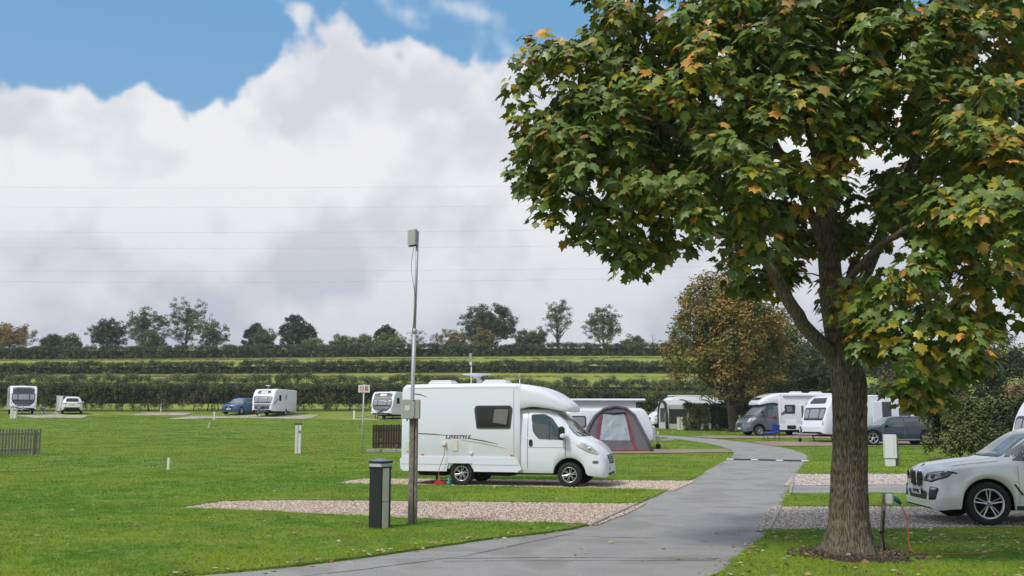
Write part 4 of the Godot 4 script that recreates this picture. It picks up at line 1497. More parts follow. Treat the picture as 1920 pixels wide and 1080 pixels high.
# tyre and rim; style: spokes as pairs or singles
func wheel(t: Node3D, at: Vector3, side: float, r: float, rim: float, spokes: int, paired: bool, m: Material, wide := 0.22) -> void:
	var w := Node3D.new()
	w.name = "wheel"
	t.add_child(w, true)
	w.position = at
	var ax := Vector3(0, 0, side)
	var h := wide / 2.0
	var tb := B.new().smooth()
	tb.lathe([Vector2(rim * 0.97, -h * 0.8), Vector2(rim * 1.03, -h), Vector2(r * 0.93, -h), Vector2(r * 0.985, -h * 0.8), Vector2(r, -h * 0.4), Vector2(r, h * 0.4), Vector2(r * 0.985, h * 0.8), Vector2(r * 0.93, h), Vector2(rim * 1.06, h * 1.02), Vector2(rim * 0.98, h * 0.85)], Vector3.ZERO, ax, 36)
	part(w, "tyre", tb, M.rubber)
	var db := B.new().smooth()
	db.lathe([Vector2(rim * 0.96, -h * 0.2), Vector2(rim * 0.9, h * 0.05), Vector2(0, h * 0.05)], Vector3.ZERO, ax, 24)
	part(w, "brake_disc", db, M.under)
	var rb := B.new().smooth()
	rb.lathe([Vector2(rim * 0.86, h * 0.60), Vector2(rim * 0.90, h * 0.84), Vector2(rim * 0.985, h * 0.95), Vector2(rim * 1.02, h * 0.8)], Vector3.ZERO, ax, 32)
	rb.lathe([Vector2(rim * 0.22, h * 0.3), Vector2(rim * 0.21, h * 0.80), Vector2(rim * 0.16, h * 0.92), Vector2(0, h * 0.94)], Vector3.ZERO, ax, 20)
	rb.flat()
	for k in spokes:
		var g := TAU * k / spokes + 0.3
		for o in ([-0.16, 0.16] if paired else [0.0]):
			var d0 := Vector3(cos(g + o * 1.6), sin(g + o * 1.6), 0) * rim * 0.14
			var d1 := Vector3(cos(g + o), sin(g + o), 0) * rim * 0.93
			rb.bar(d0 + ax * h * 0.72, d1 + ax * h * 0.78, h * 0.22, rim * (0.085 if paired else 0.2), Vector3(-sin(g), cos(g), 0).cross(ax).normalized(), 0.004)
	part(w, "rim", rb, m)


func text(t: Node3D, called: String, words: String, at: Vector3, turn: float, size: float, m: Material, wide := 1.0, slant := 0.0) -> MeshInstance3D:
	var f := SystemFont.new()
	f.font_names = PackedStringArray(["Droid Sans"])
	f.font_weight = 700
	var tm := TextMesh.new()
	tm.text = words
	tm.font = f
	tm.font_size = 64
	tm.pixel_size = size / 46.0
	tm.depth = 0.004
	var o := mpart(t, called, tm, m)
	var turned := Basis(Vector3.UP, turn)
	o.transform = Transform3D(Basis(turned.x * wide, turned.y + turned.x * slant, turned.z), at)
	return o


# the Ducato-like cab shared by the motorhomes and the van
func cab_rows(back: float, roof: float) -> Array:
	return [[back, 0.36, 1.30, roof, 1.0, 1.0, 0.90], [0.3, 0.36, 1.30, roof + 0.01, 1.0, 1.0, 0.89], [0.9, 0.36, 1.28, minf(roof, 2.06), 1.0, 1.0, 0.84], [1.12, 0.36, 1.26, 1.96, 1.0, 1.0, 0.80], [1.86, 0.34, 1.18, 1.29, 1.0, 0.97, 0.80], [2.08, 0.30, 1.07, 1.18, 0.985, 0.93, 0.76], [2.26, 0.28, 0.93, 1.05, 0.96, 0.88, 0.70], [2.37, 0.26, 0.80, 0.93, 0.92, 0.82, 0.62], [2.44, 0.26, 0.66, 0.80, 0.84, 0.72, 0.52], [2.47, 0.28, 0.52, 0.66, 0.70, 0.60, 0.44]]


func cab_parts(t: Node3D, h: Hull, paint: Material, glass: Material) -> void:
	var f := on_end(h, 1)
	var ws := part(t, "windscreen", panel(B.new().smooth(), rounded(pv([-0.86, 1.33, 0.86, 1.33, 0.76, 1.93, -0.76, 1.93]), 0.06), f, 0.006, 18, 10), M.windscreen)
	var wipe := B.new()
	for s in [-0.35, 0.3]:
		wipe.bar(f.call(s, 1.34, 0.02), f.call(s + 0.42, 1.46, 0.02), 0.015, 0.012)
	part(ws, "wiper", wipe, M.black)
	part(t, "grille", panel(B.new(), rounded(pv([-0.36, 0.60, 0.36, 0.60, 0.46, 0.84, -0.46, 0.84]), 0.05), f, 0.006, 10, 4), M.black)
	var slats := B.new()
	for k in 4:
		slats.bar(f.call(-0.38, 0.65 + k * 0.05, 0.016), f.call(0.38, 0.65 + k * 0.05, 0.016), 0.012, 0.012)
	part(t, "grille_bars", slats, M.alloy)
	part(t, "lower_intake", panel(B.new(), rect(-0.5, 0.30, 0.5, 0.37, 0.02), f, 0.006, 8, 2), M.black)
	part(t, "number_plate", panel(B.new(), rect(-0.26, 0.42, 0.26, 0.53, 0.01), f, 0.012, 4, 2), M.plate_white)
	for s in [-1.0, 1.0]:
		var side := on_side(h, s)
		var lamp := rounded(pv([1.66, 1.10, 1.82, 1.19, 2.04, 1.12, 2.30, 0.90, 2.26, 0.84, 2.0, 0.92]), 0.05)
		var hl := part(t, "headlight", panel(B.new().smooth(), lamp, side, 0.006, 14, 5), M.headlamp)
		part(hl, "bulb", B.new().smooth().lathe([Vector2(0.0, 0.03), Vector2(0.05, 0.02), Vector2(0.06, 0.0)], side.call(2.06, 1.02, 0.0), Vector3(0.6, 0.2, 0.77 * s).normalized(), 14), M.chrome)
		var win := part(t, "door_window", panel(B.new(), rounded(pv([0.44, 1.92, 0.82, 1.93, 1.02, 1.82, 1.30, 1.44, 1.32, 1.24, 0.66, 1.26, 0.50, 1.45]), 0.05), side, 0.005, 16, 5), glass)
		part(win, "window_post", B.new().bar(side.call(0.93, 1.86, 0.012), side.call(0.96, 1.25, 0.012), 0.05, 0.012, Vector3(1, 0, 0)), M.black)
		# door seams are dark strips laid on the body, a few millimetres wide
		for seam in [[0.36, 0.42, 0.36, 1.98], [1.40, 0.80, 1.40, 1.26]]:
			part(t, "door_seam", panel(B.new(), pv([seam[0] - 0.006, seam[1], seam[0] + 0.006, seam[1], seam[2] + 0.006, seam[3], seam[2] - 0.006, seam[3]]), side, 0.003, 2, 10), M.black)
		part(t, "waist_line", panel(B.new(), pv([0.36, 1.03, 1.40, 1.03, 1.40, 1.045, 0.36, 1.045]), side, 0.003, 10, 1), M.seam_grey)  # thin grey strip on the door, no recess is cut
		part(t, "door_handle", panel(B.new(), rect(0.40, 1.07, 0.50, 1.25, 0.05), side, 0.02, 8, 3), M.black)
		var mir := Node3D.new()
		mir.name = "wing_mirror"
		t.add_child(mir, true)
		mir.position = side.call(1.32, 1.30, 0.0)
		part(mir, "mirror_arm", B.new().bar(Vector3.ZERO, Vector3(0.02, 0.03, 0.16 * s), 0.06, 0.06), M.black)
		part(mir, "mirror_shell", B.new().box(Vector3(0.02, 0.12, 0.22 * s), Vector3(0.16, 0.36, 0.2), 0.05), M.black)
		part(mir, "mirror_cap", B.new().box(Vector3(0.05, 0.05, 0.25 * s), Vector3(0.14, 0.14, 0.18), 0.04), paint)
		part(t, "fog_lamp", panel(B.new(), rect(2.12, 0.62, 2.28, 0.70, 0.02), side, 0.004, 4, 2), M.lamp_dark)


# a coach-built motorhome. o: back (rear end), cab (paint), graphics, plain
func motorhome(label: String, at: Vector3, turn: float, o: Dictionary) -> Node3D:
	var t := thing("motorhome", label, "motorhome", at, turn)
	var back: float = o.back
	var body: Material = M.white
	var living := Hull.new("box", [[back, 0.52, 2.58, 1.00, 0.14], [back + 0.03, 0.46, 2.69, 1.045, 0.14], [back + 0.12, 0.44, 2.75, 1.07, 0.12], [-1.0, 0.44, 2.77, 1.07, 0.10], [0.0, 0.44, 2.76, 1.07, 0.10], [0.08, 0.46, 2.75, 1.065, 0.11], [0.16, 0.50, 2.74, 1.05, 0.13]], [[-1.5, 0.30, 0.36]])
	var lb := B.new().smooth()
	living.skin(lb, 0.25)
	part(t, "living_body", lb, body)
	var pod := Hull.new("box", [[0.10, 2.05, 2.745, 1.05, 0.15], [0.5, 2.12, 2.68, 1.04, 0.20], [0.9, 2.08, 2.54, 1.0, 0.20], [1.2, 2.02, 2.35, 0.93, 0.16], [1.38, 1.99, 2.20, 0.84, 0.10], [1.46, 2.01, 2.11, 0.74, 0.05]])
	var pb := B.new().smooth()
	pod.skin(pb, 0.06)
	pod.belly(pb, 0.1)
	part(t, "overcab_pod", pb, body)
	var cab := Hull.new("car", cab_rows(0.0, 2.07), [[1.5, 0.33, 0.44]])
	var cb := B.new().smooth()
	cab.skin(cb, 0.06)
	part(t, "cab", cb, o.cab)
	var ub := B.new()
	living.belly(ub, 0.3)
	cab.belly(ub, 0.2)
	ub.box(Vector3((back + 2.1) / 2.0, 0.36, 0), Vector3(2.0 - back, 0.14, 0.9), 0.02)
	ub.box(Vector3(1.5, 0.55, 0), Vector3(0.8, 0.5, 1.1), 0.02)  # these two dark blocks are added to stop light crossing the wheel arches
	ub.box(Vector3(-1.5, 0.45, 0), Vector3(0.7, 0.4, 1.2), 0.02)
	ub.box(Vector3(-2.4, 0.36, 0.1), Vector3(0.8, 0.22, 1.5), 0.02)
	ub.box(Vector3(-0.5, 0.36, 0.2), Vector3(0.7, 0.2, 1.2), 0.02)
	part(t, "chassis", ub, M.under)
	cab_parts(t, cab, o.cab, M.cab_glass)
	for s in [-1.0, 1.0]:
		var skirt: PackedVector2Array = pv([back + 0.02, 0.44, back + 0.10, 0.38, -1.90, 0.38, -1.86, 0.60, -1.16, 0.60, -1.12, 0.38, 0.10, 0.38, 0.22, 0.46, 0.10, 0.72, 0.0, 0.76, back + 0.05, 0.76, back + 0.0, 0.70])
		part(t, "skirt", B.new().prism(skirt, Vector3(0, 0, 1.072 * s), Vector3.RIGHT, Vector3.UP, 0.035 * s), body)
		for q in [[back + 0.04, -1.90], [-1.12, 0.14]]:
			part(t, "skirt_line", B.new().bar(Vector3(q[0], 0.565, 1.108 * s), Vector3(q[1], 0.565, 1.108 * s), 0.012, 0.006, Vector3(0, 0, 1)), M.seam_grey)  # raised grey strip drawn in place of a groove
		var side := on_side(living, s)
		part(t, "body_joint", panel(B.new(), pv([-0.012, 0.78, 0.002, 0.78, 0.002, 2.62, -0.012, 2.62]), side, 0.004, 2, 12), M.seam_grey)
		part(t, "awning_rail", B.new().bar(side.call(back + 0.2, 2.655, 0.004), side.call(0.10, 2.645, 0.004), 0.02, 0.02), M.roof_white)
		for x in [back + 0.65, -0.06]:
			part(t, "side_marker", panel(B.new(), rect(x - 0.05, 0.80, x + 0.05, 0.845, 0.02), side, 0.008, 6, 2), M.amber)
		for q in o.windows:
			var win := part(t, "window", panel(B.new(), rounded(pv([q[0], q[1], q[2], q[1], q[2] + 0.03, q[3], q[0] - 0.03, q[3]]), 0.09), side, 0.022, 18, 4), M.window_rim)
			var g := part(win, "pane", panel(B.new(), rounded(pv([q[0] + 0.07, q[1] + 0.06, q[2] - 0.07, q[1] + 0.06, q[2] - 0.05, q[3] - 0.06, q[0] + 0.05, q[3] - 0.06]), 0.06), side, 0.040, 16, 4), M.tint)
			part(win, "dark_backing", panel(B.new(), rect(q[0] + 0.06, q[1] + 0.05, q[2] - 0.06, q[3] - 0.05), side, 0.026, 4, 2), M.interior)  # dark sheet behind the pane, the unlit inside put into its colour
			part(win, "curtain", panel(B.new(), pv([q[2] - 0.52, q[1] + 0.16, q[2] - 0.10, q[1] + 0.10, q[2] - 0.08, q[3] - 0.10, q[2] - 0.50, q[3] - 0.10]), side, 0.030, 8, 3), M.curtain)
			g.set_meta("label", "tinted acrylic pane")
		wheel(t, Vector3(-1.5, 0.325, 0.93 * s), s, 0.325, 0.205, 6, true, M.alloy)
		wheel(t, Vector3(1.5, 0.325, 0.90 * s), s, 0.325, 0.205, 6, true, M.alloy)
	for x in ([-2.35, -0.75] if not o.has("vents") else o.vents):
		var v := part(t, "roof_vent", B.new().box(Vector3(x, 2.80, 0.1), Vector3(0.72, 0.10, 0.6), 0.035), M.roof_white)
		part(v, "vent_lid", B.new().box(Vector3(x, 2.865, 0.1), Vector3(0.62, 0.05, 0.52), 0.022), M.plastic_white)
	return t


func make_vehicles() -> void:
	M.windscreen = mat(lin(0.19, 0.22, 0.23), 0.04)  # sky reflection put into the base colour, paler than clear glass
	M.windscreen.metallic_specular = 0.7
	M.cab_glass = mat(lin(0.045, 0.065, 0.065), 0.05)
	M.cab_glass.metallic_specular = 0.7
	M.window_rim = mat(lin(0.055, 0.053, 0.052), 0.35)
	M.headlamp = mat(lin(0.60, 0.60, 0.59), 0.12, 0.25)
	M.tint = mat(Color(0.12, 0.12, 0.13, 0.4), 0.04)
	M.tint.transparency = BaseMaterial3D.TRANSPARENCY_ALPHA
	M.interior = mat(lin(0.022, 0.02, 0.018), 0.9)  # near black, the shade behind the panes as a colour
	M.seam_grey = mat(lin(0.34, 0.35, 0.36), 0.6)
	M.grey_paint = paint(0.105, 0.125, 0.15)
	M.graphic = mat(lin(0.06, 0.06, 0.065), 0.4)
	M.graphic_green = mat(lin(0.42, 0.50, 0.34), 0.4)
	M.teal = mat(lin(0.03, 0.28, 0.22), 0.5)

	# the white motorhome in the middle
	var mh := motorhome("white motorhome with dark side window parked on the gravel in the middle", Vector3(0.33, -0.026, -28.2), -15.0, {"back": -3.26, "cab": M.white, "windows": [[-1.09, 1.54, -0.07, 2.16]]})
	var zz := 1.076
	for line in [[[-2.85, 1.40], [-2.35, 1.385], [-1.86, 1.345]], [[-1.30, 1.275], [-0.90, 1.215], [-0.46, 1.12]], [[-2.95, 2.50], [-2.7, 2.47], [-2.5, 2.40]]]:
		var b := B.new()
		for i in 2:
			for w in [0.0]:
				var p := Vector3(line[i][0], line[i][1], zz)
				var q := Vector3(line[i + 1][0], line[i + 1][1], zz)
				var th := 0.012 if i == 0 else 0.007
				b.quad(p - Vector3(0, 0.010 if i == 0 else 0.014, 0), q - Vector3(0, 0.014 if i == 0 else 0.002, 0), q + Vector3(0, th, 0), p + Vector3(0, 0.012, 0))
		part(mh, "side_stripe", b, M.graphic)
	var gb := B.new()
	gb.quad(Vector3(-1.5, 1.225, zz), Vector3(-0.75, 1.10, zz), Vector3(-0.75, 1.135, zz), Vector3(-1.5, 1.24, zz))
	gb.quad(Vector3(-0.75, 1.10, zz), Vector3(-0.22, 1.0, zz), Vector3(-0.22, 1.006, zz), Vector3(-0.75, 1.135, zz))
	part(mh, "green_stripe", gb, M.graphic_green)
	text(mh, "lettering", "LIFESTYLE", Vector3(-1.58, 1.31, zz + 0.002), 0.0, 0.095, M.graphic, 1.15, 0.35)
	var hb := part(mh, "hookup_socket", B.new().box(Vector3(-1.97, 1.12, zz + 0.02), Vector3(0.13, 0.13, 0.05), 0.02), M.cream)
	part(hb, "plug", B.new().box(Vector3(-1.95, 1.10, zz + 0.08), Vector3(0.06, 0.06, 0.09), 0.015), M.plastic_white)
	part(mh, "locker_hatch", B.new().box(Vector3(-1.66, 1.08, zz + 0.006), Vector3(0.15, 0.31, 0.02), 0.008), M.cream)
	part(mh, "fridge_vent", B.new().box(Vector3(-3.0, 1.05, zz + 0.006), Vector3(0.16, 0.30, 0.02), 0.008), M.cream)
	part(mh, "water_filler", B.new().smooth().lathe([Vector2(0.0, 0.035), Vector2(0.045, 0.03), Vector2(0.06, 0.0)], Vector3(-1.20, 0.87, zz), Vector3(0, 0, 1), 18), M.plastic_white)
	var dish := Node3D.new()
	dish.name = "satellite_dish"
	mh.add_child(dish, true)
	dish.position = Vector3(-1.42, 2.78, -0.3)
	part(dish, "dish_mount", B.new().box(Vector3(0, 0.10, 0), Vector3(0.10, 0.22, 0.12), 0.02).box(Vector3(0.06, 0.07, 0.05), Vector3(0.12, 0.14, 0.12), 0.02), M.plastic_white)
	part(dish, "dish_plate", B.new().smooth().lathe([Vector2(0.0, 0.0), Vector2(0.05, 0.0), Vector2(0.20, 0.07), Vector2(0.42, 0.09), Vector2(0.43, 0.11), Vector2(0.3, 0.115), Vector2(0.0, 0.12)], Vector3(-0.05, 0.19, 0), Vector3.UP, 28), M.white)
	var sp := B.new()
	for q in [[-3.0, 0.45, 1.0, -2.88, 0.03, 0.95], [-3.0, 0.45, 1.0, -3.2, 0.44, 1.0], [-2.25, 0.35, 0.9, -2.25, 0.04, 0.9]]:
		sp.bar(Vector3(q[0], q[1], q[2]), Vector3(q[3], q[4], q[5]), 0.045, 0.045)
	sp.box(Vector3(-2.88, 0.03, 0.95), Vector3(0.14, 0.03, 0.14))
	part(mh, "corner_steady", sp, M.under)
	# the hook-up lead hanging from the socket, the red step and the waste valve below
	var lead := thing("hookup_lead", "thin red cable hanging from the white motorhome to the gravel", "cable", Vector3(0.33, 0, -28.2), -15.0)
	var lp := []
	var lr := []
	for k in 14:
		var f := k / 13.0
		lp.append(Vector3(-1.95 - 0.12 * f + 0.05 * sin(f * 7.0), 1.08 - 1.09 * f, 1.17 + 0.06 * sin(f * 3.0)))
		lr.append(0.009)
	lp.append(Vector3(-2.5, 0.0, 1.35))
	lr.append(0.009)
	part(lead, "cord", B.new().smooth().tube(lp, lr, 6), M.orange_cable)
	var ramp := thing("levelling_block", "red plastic tray on the gravel under the motorhome's rear corner", "block", Vector3(-1.95, -0.02, -27.85), -15.0)
	part(ramp, "tray", B.new().box(Vector3(0, 0.04, 0), Vector3(0.34, 0.07, 0.25), 0.015).box(Vector3(-0.05, 0.1, 0.02), Vector3(0.16, 0.06, 0.14), 0.015), M.red)
	part(ramp, "rim", B.new().box(Vector3(0.05, 0.085, 0.1), Vector3(0.34, 0.03, 0.03), 0.005), M.red)
	var valve := thing("waste_cap", "small green cap under the back of the white motorhome", "cap", Vector3(-1.72, -0.02, -27.6), 0.0)
	part(valve, "bottle", B.new().smooth().lathe([Vector2(0, 0), Vector2(0.06, 0), Vector2(0.065, 0.08), Vector2(0.03, 0.12), Vector2(0.03, 0.2), Vector2(0.0, 0.2)], Vector3.ZERO, Vector3.UP, 14), M.teal)
	part(valve, "handle", B.new().bar(Vector3(-0.05, 0.18, 0), Vector3(0.06, 0.2, 0), 0.02, 0.02), M.teal)

	# the grey-cabbed motorhome beyond the drive
	var gm := motorhome("motorhome with dark grey cab and open side door beyond the drive", on(17.3, -66.2), 190.0, {"back": -4.6, "cab": M.grey_paint, "windows": [[-0.95, 1.42, -0.25, 2.0]], "vents": [-1.6, -3.0]})
	var gz := -1.078
	var db := part(gm, "doorway_shade", B.new().box(Vector3(-2.05, 1.25, gz), Vector3(0.62, 1.75, 0.03), 0.01), M.glass)  # solid dark sheet, the shade inside the open door as colour
	db.set_meta("label", "dark sheet in place of the shaded open entrance")
	var door := part(gm, "open_door", B.new().box(Vector3(-1.35, 1.25, gz - 0.30), Vector3(0.05, 1.75, 0.60), 0.015), M.white)
	part(door, "door_pane", B.new().box(Vector3(-1.32, 1.55, gz - 0.30), Vector3(0.03, 0.75, 0.30), 0.01), M.glass)
	part(gm, "locker_door", B.new().box(Vector3(-0.65, 0.72, gz - 0.02), Vector3(0.72, 0.62, 0.04), 0.03), M.white)
	part(gm, "locker_shade", B.new().box(Vector3(-0.65, 0.55, gz - 0.045), Vector3(0.6, 0.24, 0.02), 0.005), M.under)  # dark slab, stands for the shade within the open locker
	part(gm, "side_graphic", B.new().prism(pv([0.02, 1.3, 0.02, 1.45, -0.4, 1.75, -0.4, 1.45]), Vector3(0, 0, gz - 0.002), Vector3.RIGHT, Vector3.UP, 0.004), M.grey_paint)
	part(gm, "awning_case", B.new().box(Vector3(-2.2, 2.62, gz - 0.05), Vector3(4.2, 0.14, 0.14), 0.03), M.white)
	part(gm, "overcab_skylight", B.new().box(Vector3(0.95, 2.50, 0.0), Vector3(0.75, 0.03, 1.1), 0.01, Basis(Vector3(0, 0, 1), -0.42)), M.glass)
	part(gm, "red_flash", B.new().prism(pv([0.75, 1.08, 0.5, 1.10, 0.42, 1.22, 0.8, 1.2]), Vector3(0, 0, -1.018), Vector3.RIGHT, Vector3.UP, 0.004), M.red)
	gm.get_node("red_flash").set_meta("label", "red flash on the grey cab door")

	caravans()
	cars()
	van_and_awning()
	pop_top()


func paint(r: float, g: float, b: float) -> StandardMaterial3D:
	var m := mat(lin(r, g, b), 0.35, 0.1)
	m.clearcoat_enabled = true
	m.clearcoat = 1.0
	m.clearcoat_roughness = 0.04
	return m


# o: front dark (lower panel dark), panes, door, aerial, side windows
func caravan(label: String, at: Vector3, turn: float, o: Dictionary) -> Node3D:
	var t := thing("caravan", label, "caravan", at, turn, "touring caravans")
	var body: Material = M.white
	var h := Hull.new("box", [[-3.0, 0.46, 2.48, 1.04, 0.05], [-2.96, 0.42, 2.56, 1.11, 0.06], [-2.7, 0.42, 2.58, 1.13, 0.07], [1.7, 0.42, 2.60, 1.13, 0.08], [2.1, 0.42, 2.57, 1.13, 0.12], [2.45, 0.42, 2.38, 1.125, 0.14], [2.75, 0.43, 1.90, 1.11, 0.10], [2.92, 0.44, 1.40, 1.08, 0.08], [3.02, 0.46, 1.08, 1.03, 0.06], [3.08, 0.50, 0.94, 0.96, 0.05], [3.11, 0.56, 0.82, 0.86, 0.04]], [[-0.3, 0.30, 0.36]])
	var b := B.new().smooth()
	h.skin(b, 0.08)
	part(t, "body", b, body)
	var ub := B.new()
	h.belly(ub, 0.3)
	ub.box(Vector3(0, 0.36, 0), Vector3(5.4, 0.12, 1.2), 0.02)
	ub.box(Vector3(-0.3, 0.42, 0), Vector3(0.7, 0.35, 1.5), 0.02)  # block added between the wheels against light through the arches
	for q in [[2.5, 0.85], [2.5, -0.85], [-2.6, 0.85], [-2.6, -0.85]]:
		ub.bar(Vector3(q[0], 0.42, q[1]), Vector3(q[0] * 0.93, 0.02, q[1]), 0.04, 0.04)
	part(t, "chassis", ub, M.under)
	var f := on_end(h, 1)
	var frame := part(t, "front_window", panel(B.new().smooth(), rounded(pv([-0.95, 1.20, 0.95, 1.20, 0.98, 1.90, -0.98, 1.90]), 0.10), f, 0.012, 20, 8), M.window_rim)
	for q in [[-0.90, -0.52], [-0.44, 0.44], [0.52, 0.90]]:
		part(frame, "pane", panel(B.new().smooth(), rect(q[0], 1.28, q[1], 1.80, 0.05), f, 0.018, 8, 5), M.curtained)
	if o.get("mask", false):
		part(t, "dark_nose", panel(B.new().smooth(), rounded(pv([-0.50, 0.74, 0.50, 0.74, 0.88, 1.02, 0.99, 1.35, 0.90, 2.46, -0.90, 2.46, -0.99, 1.35, -0.88, 1.02]), 0.08), f, 0.007, 24, 12), M.graphic)
	elif o.get("dark", false):
		part(t, "front_panel", panel(B.new().smooth(), rounded(pv([-0.80, 0.62, 0.80, 0.62, 0.90, 1.14, -0.90, 1.14]), 0.12), f, 0.010, 16, 8), M.graphic)
	part(t, "sunroof", panel(B.new().smooth(), rounded(pv([-0.75, 2.12, 0.75, 2.12, 0.68, 2.44, -0.68, 2.44]), 0.1), f, 0.010, 14, 6), M.graphic)
	if o.has("logo"):
		part(t, "roof_panel", panel(B.new().smooth(), rect(-0.34, 2.14, 0.34, 2.40, 0.05), f, 0.016, 8, 4), M.roof_white)
	for s in [-1.0, 1.0]:
		var side := on_side(h, s)
		wheel(t, Vector3(-0.3, 0.32, 0.98 * s), s, 0.32, 0.20, 5, true, M.alloy, 0.18)
		for q in o.get("windows", [[1.2, 1.45, 1.95, 2.0]]):
			part(t, "side_window", panel(B.new(), rect(q[0], q[1], q[2], q[3], 0.07), side, 0.02, 12, 3), M.glass)
		part(t, "awning_rail", B.new().bar(side.call(-2.8, 2.50, 0.004), side.call(1.9, 2.52, 0.004), 0.02, 0.02), M.roof_white)
		part(t, "grab_handle", B.new().bar(f.call(1.0 * s, 0.95, 0.03), f.call(1.0 * s, 1.15, 0.03), 0.03, 0.03), M.lamp_dark)
		if o.has("flash"):
			part(t, "side_graphic", B.new().prism(pv([2.70, 1.05, 2.62, 1.25, 1.85, 1.75, 1.95, 1.55, 2.3, 1.35]), Vector3(0, 0, s * 1.134), Vector3.RIGHT, Vector3.UP, 0.003 * s), M.graphic)
	part(t, "roof_vent", B.new().box(Vector3(-0.2, 2.64, 0), Vector3(0.6, 0.08, 0.6), 0.03), M.roof_white)
	var hitch := Node3D.new()
	hitch.name = "hitch"
	t.add_child(hitch, true)
	part(hitch, "drawbar", B.new().bar(Vector3(2.7, 0.42, 0.5), Vector3(4.0, 0.45, 0.03), 0.07, 0.07).bar(Vector3(2.7, 0.42, -0.5), Vector3(4.0, 0.45, -0.03), 0.07, 0.07).bar(Vector3(3.95, 0.46, 0), Vector3(4.3, 0.48, 0), 0.09, 0.09), M.galv)
	part(hitch, "handbrake", B.new().bar(Vector3(3.9, 0.5, 0), Vector3(3.7, 0.72, 0.02), 0.03, 0.03), M.black)
	part(hitch, "jockey_tube", B.new().smooth().tube([Vector3(3.8, 0.18, 0.1), Vector3(3.8, 0.8, 0.1)], [0.03, 0.03], 8), M.galv)
	part(hitch, "jockey_wheel", B.new().smooth().lathe([Vector2(0, -0.04), Vector2(0.08, -0.04), Vector2(0.1, -0.02), Vector2(0.1, 0.02), Vector2(0.08, 0.04), Vector2(0, 0.04)], Vector3(3.8, 0.11, 0.1), Vector3(0, 0, 1), 16), M.rubber)
	if o.has("cover"):
		part(hitch, "hitch_cover", B.new().smooth().tube([Vector3(3.15, 0.95, 0), Vector3(3.35, 0.8, 0), Vector3(3.9, 0.55, 0), Vector3(4.35, 0.48, 0)], [0.05, 0.16, 0.14, 0.08], 8), o.cover)
	if o.has("aerial"):
		part(t, "aerial", B.new().smooth().tube([Vector3(0.6, 2.6, 0.5), Vector3(0.6, 2.95, 0.5)], [0.025, 0.025], 6).lathe([Vector2(0, 0), Vector2(0.05, 0), Vector2(0.26, 0.06), Vector2(0.26, 0.1), Vector2(0, 0.1)], Vector3(0.6, 2.93, 0.5), Vector3.UP, 16), M.plastic_white)
	return t


func caravans() -> void:
	M.curtained = mat(lin(0.30, 0.31, 0.36), 0.08)
	M.blue_cover = mat(lin(0.02, 0.05, 0.25), 0.7)
	M.grey_cover = mat(lin(0.10, 0.16, 0.18), 0.7)
	caravan("white caravan with dark curved front panel at the far left, facing the camera", on(-46.3, -94.6), -61.0, {"mask": true})
	caravan("white caravan with dark nose and side flash parked beside the blue car", on(-23.9, -101.0), 260.0, {"dark": true, "logo": true, "flash": true, "aerial": true, "cover": M.grey_cover, "windows": [[1.1, 1.45, 1.6, 2.0], [-0.2, 1.6, -0.05, 2.1]]})
	caravan("white caravan half hidden behind the back of the white motorhome", on(-11.7, -98.2), 257.0, {"mask": true, "logo": true, "cover": M.grey_cover})
	var c := caravan("white caravan with tall curtained front window, partly behind the big trunk", on(19.7, -57.2), 198.0, {"windows": [[0.9, 1.4, 1.6, 2.0], [-2.6, 1.45, -1.9, 1.9]]})
	part(c, "doorway_shade", B.new().box(Vector3(-1.1, 1.35, -1.135), Vector3(0.6, 1.75, 0.03), 0.01), M.glass)  # dark slab on the wall, painted in for the unlit inside
	part(c, "open_door", B.new().box(Vector3(-0.45, 1.35, -1.16), Vector3(0.62, 1.75, 0.05), 0.02), M.white)
	caravan("white caravan nose with slanted window at the right edge, beyond the white car", Vector3(19.35, -0.026, -32.0), 180.0, {"windows": [[1.6, 1.4, 2.3, 2.0]]})
	# the blue folded cover and chairs by the hitch
	var k := thing("folding_chair", "blue canvas folding chair standing by the caravan hitch", "chair", on(15.0, -58.2), 20.0)
	part(k, "seat", B.new().box(Vector3(0, 0.45, 0), Vector3(0.9, 0.12, 0.5), 0.04, Basis(Vector3(0, 0, 1), 0.1)), M.blue_cover)
	part(k, "backrest", B.new().box(Vector3(0.35, 0.72, -0.1), Vector3(0.55, 0.5, 0.08), 0.03, Basis(Vector3(0, 0, 1), -0.3)), M.blue_cover)
	for q in [[-0.4, 0.2], [0.4, 0.2], [-0.4, -0.2], [0.4, -0.2]]:
		part(k, "leg", B.new().bar(Vector3(q[0], 0.45, q[1]), Vector3(q[0] * 0.9, 0.0, q[1]), 0.025, 0.025), M.black)


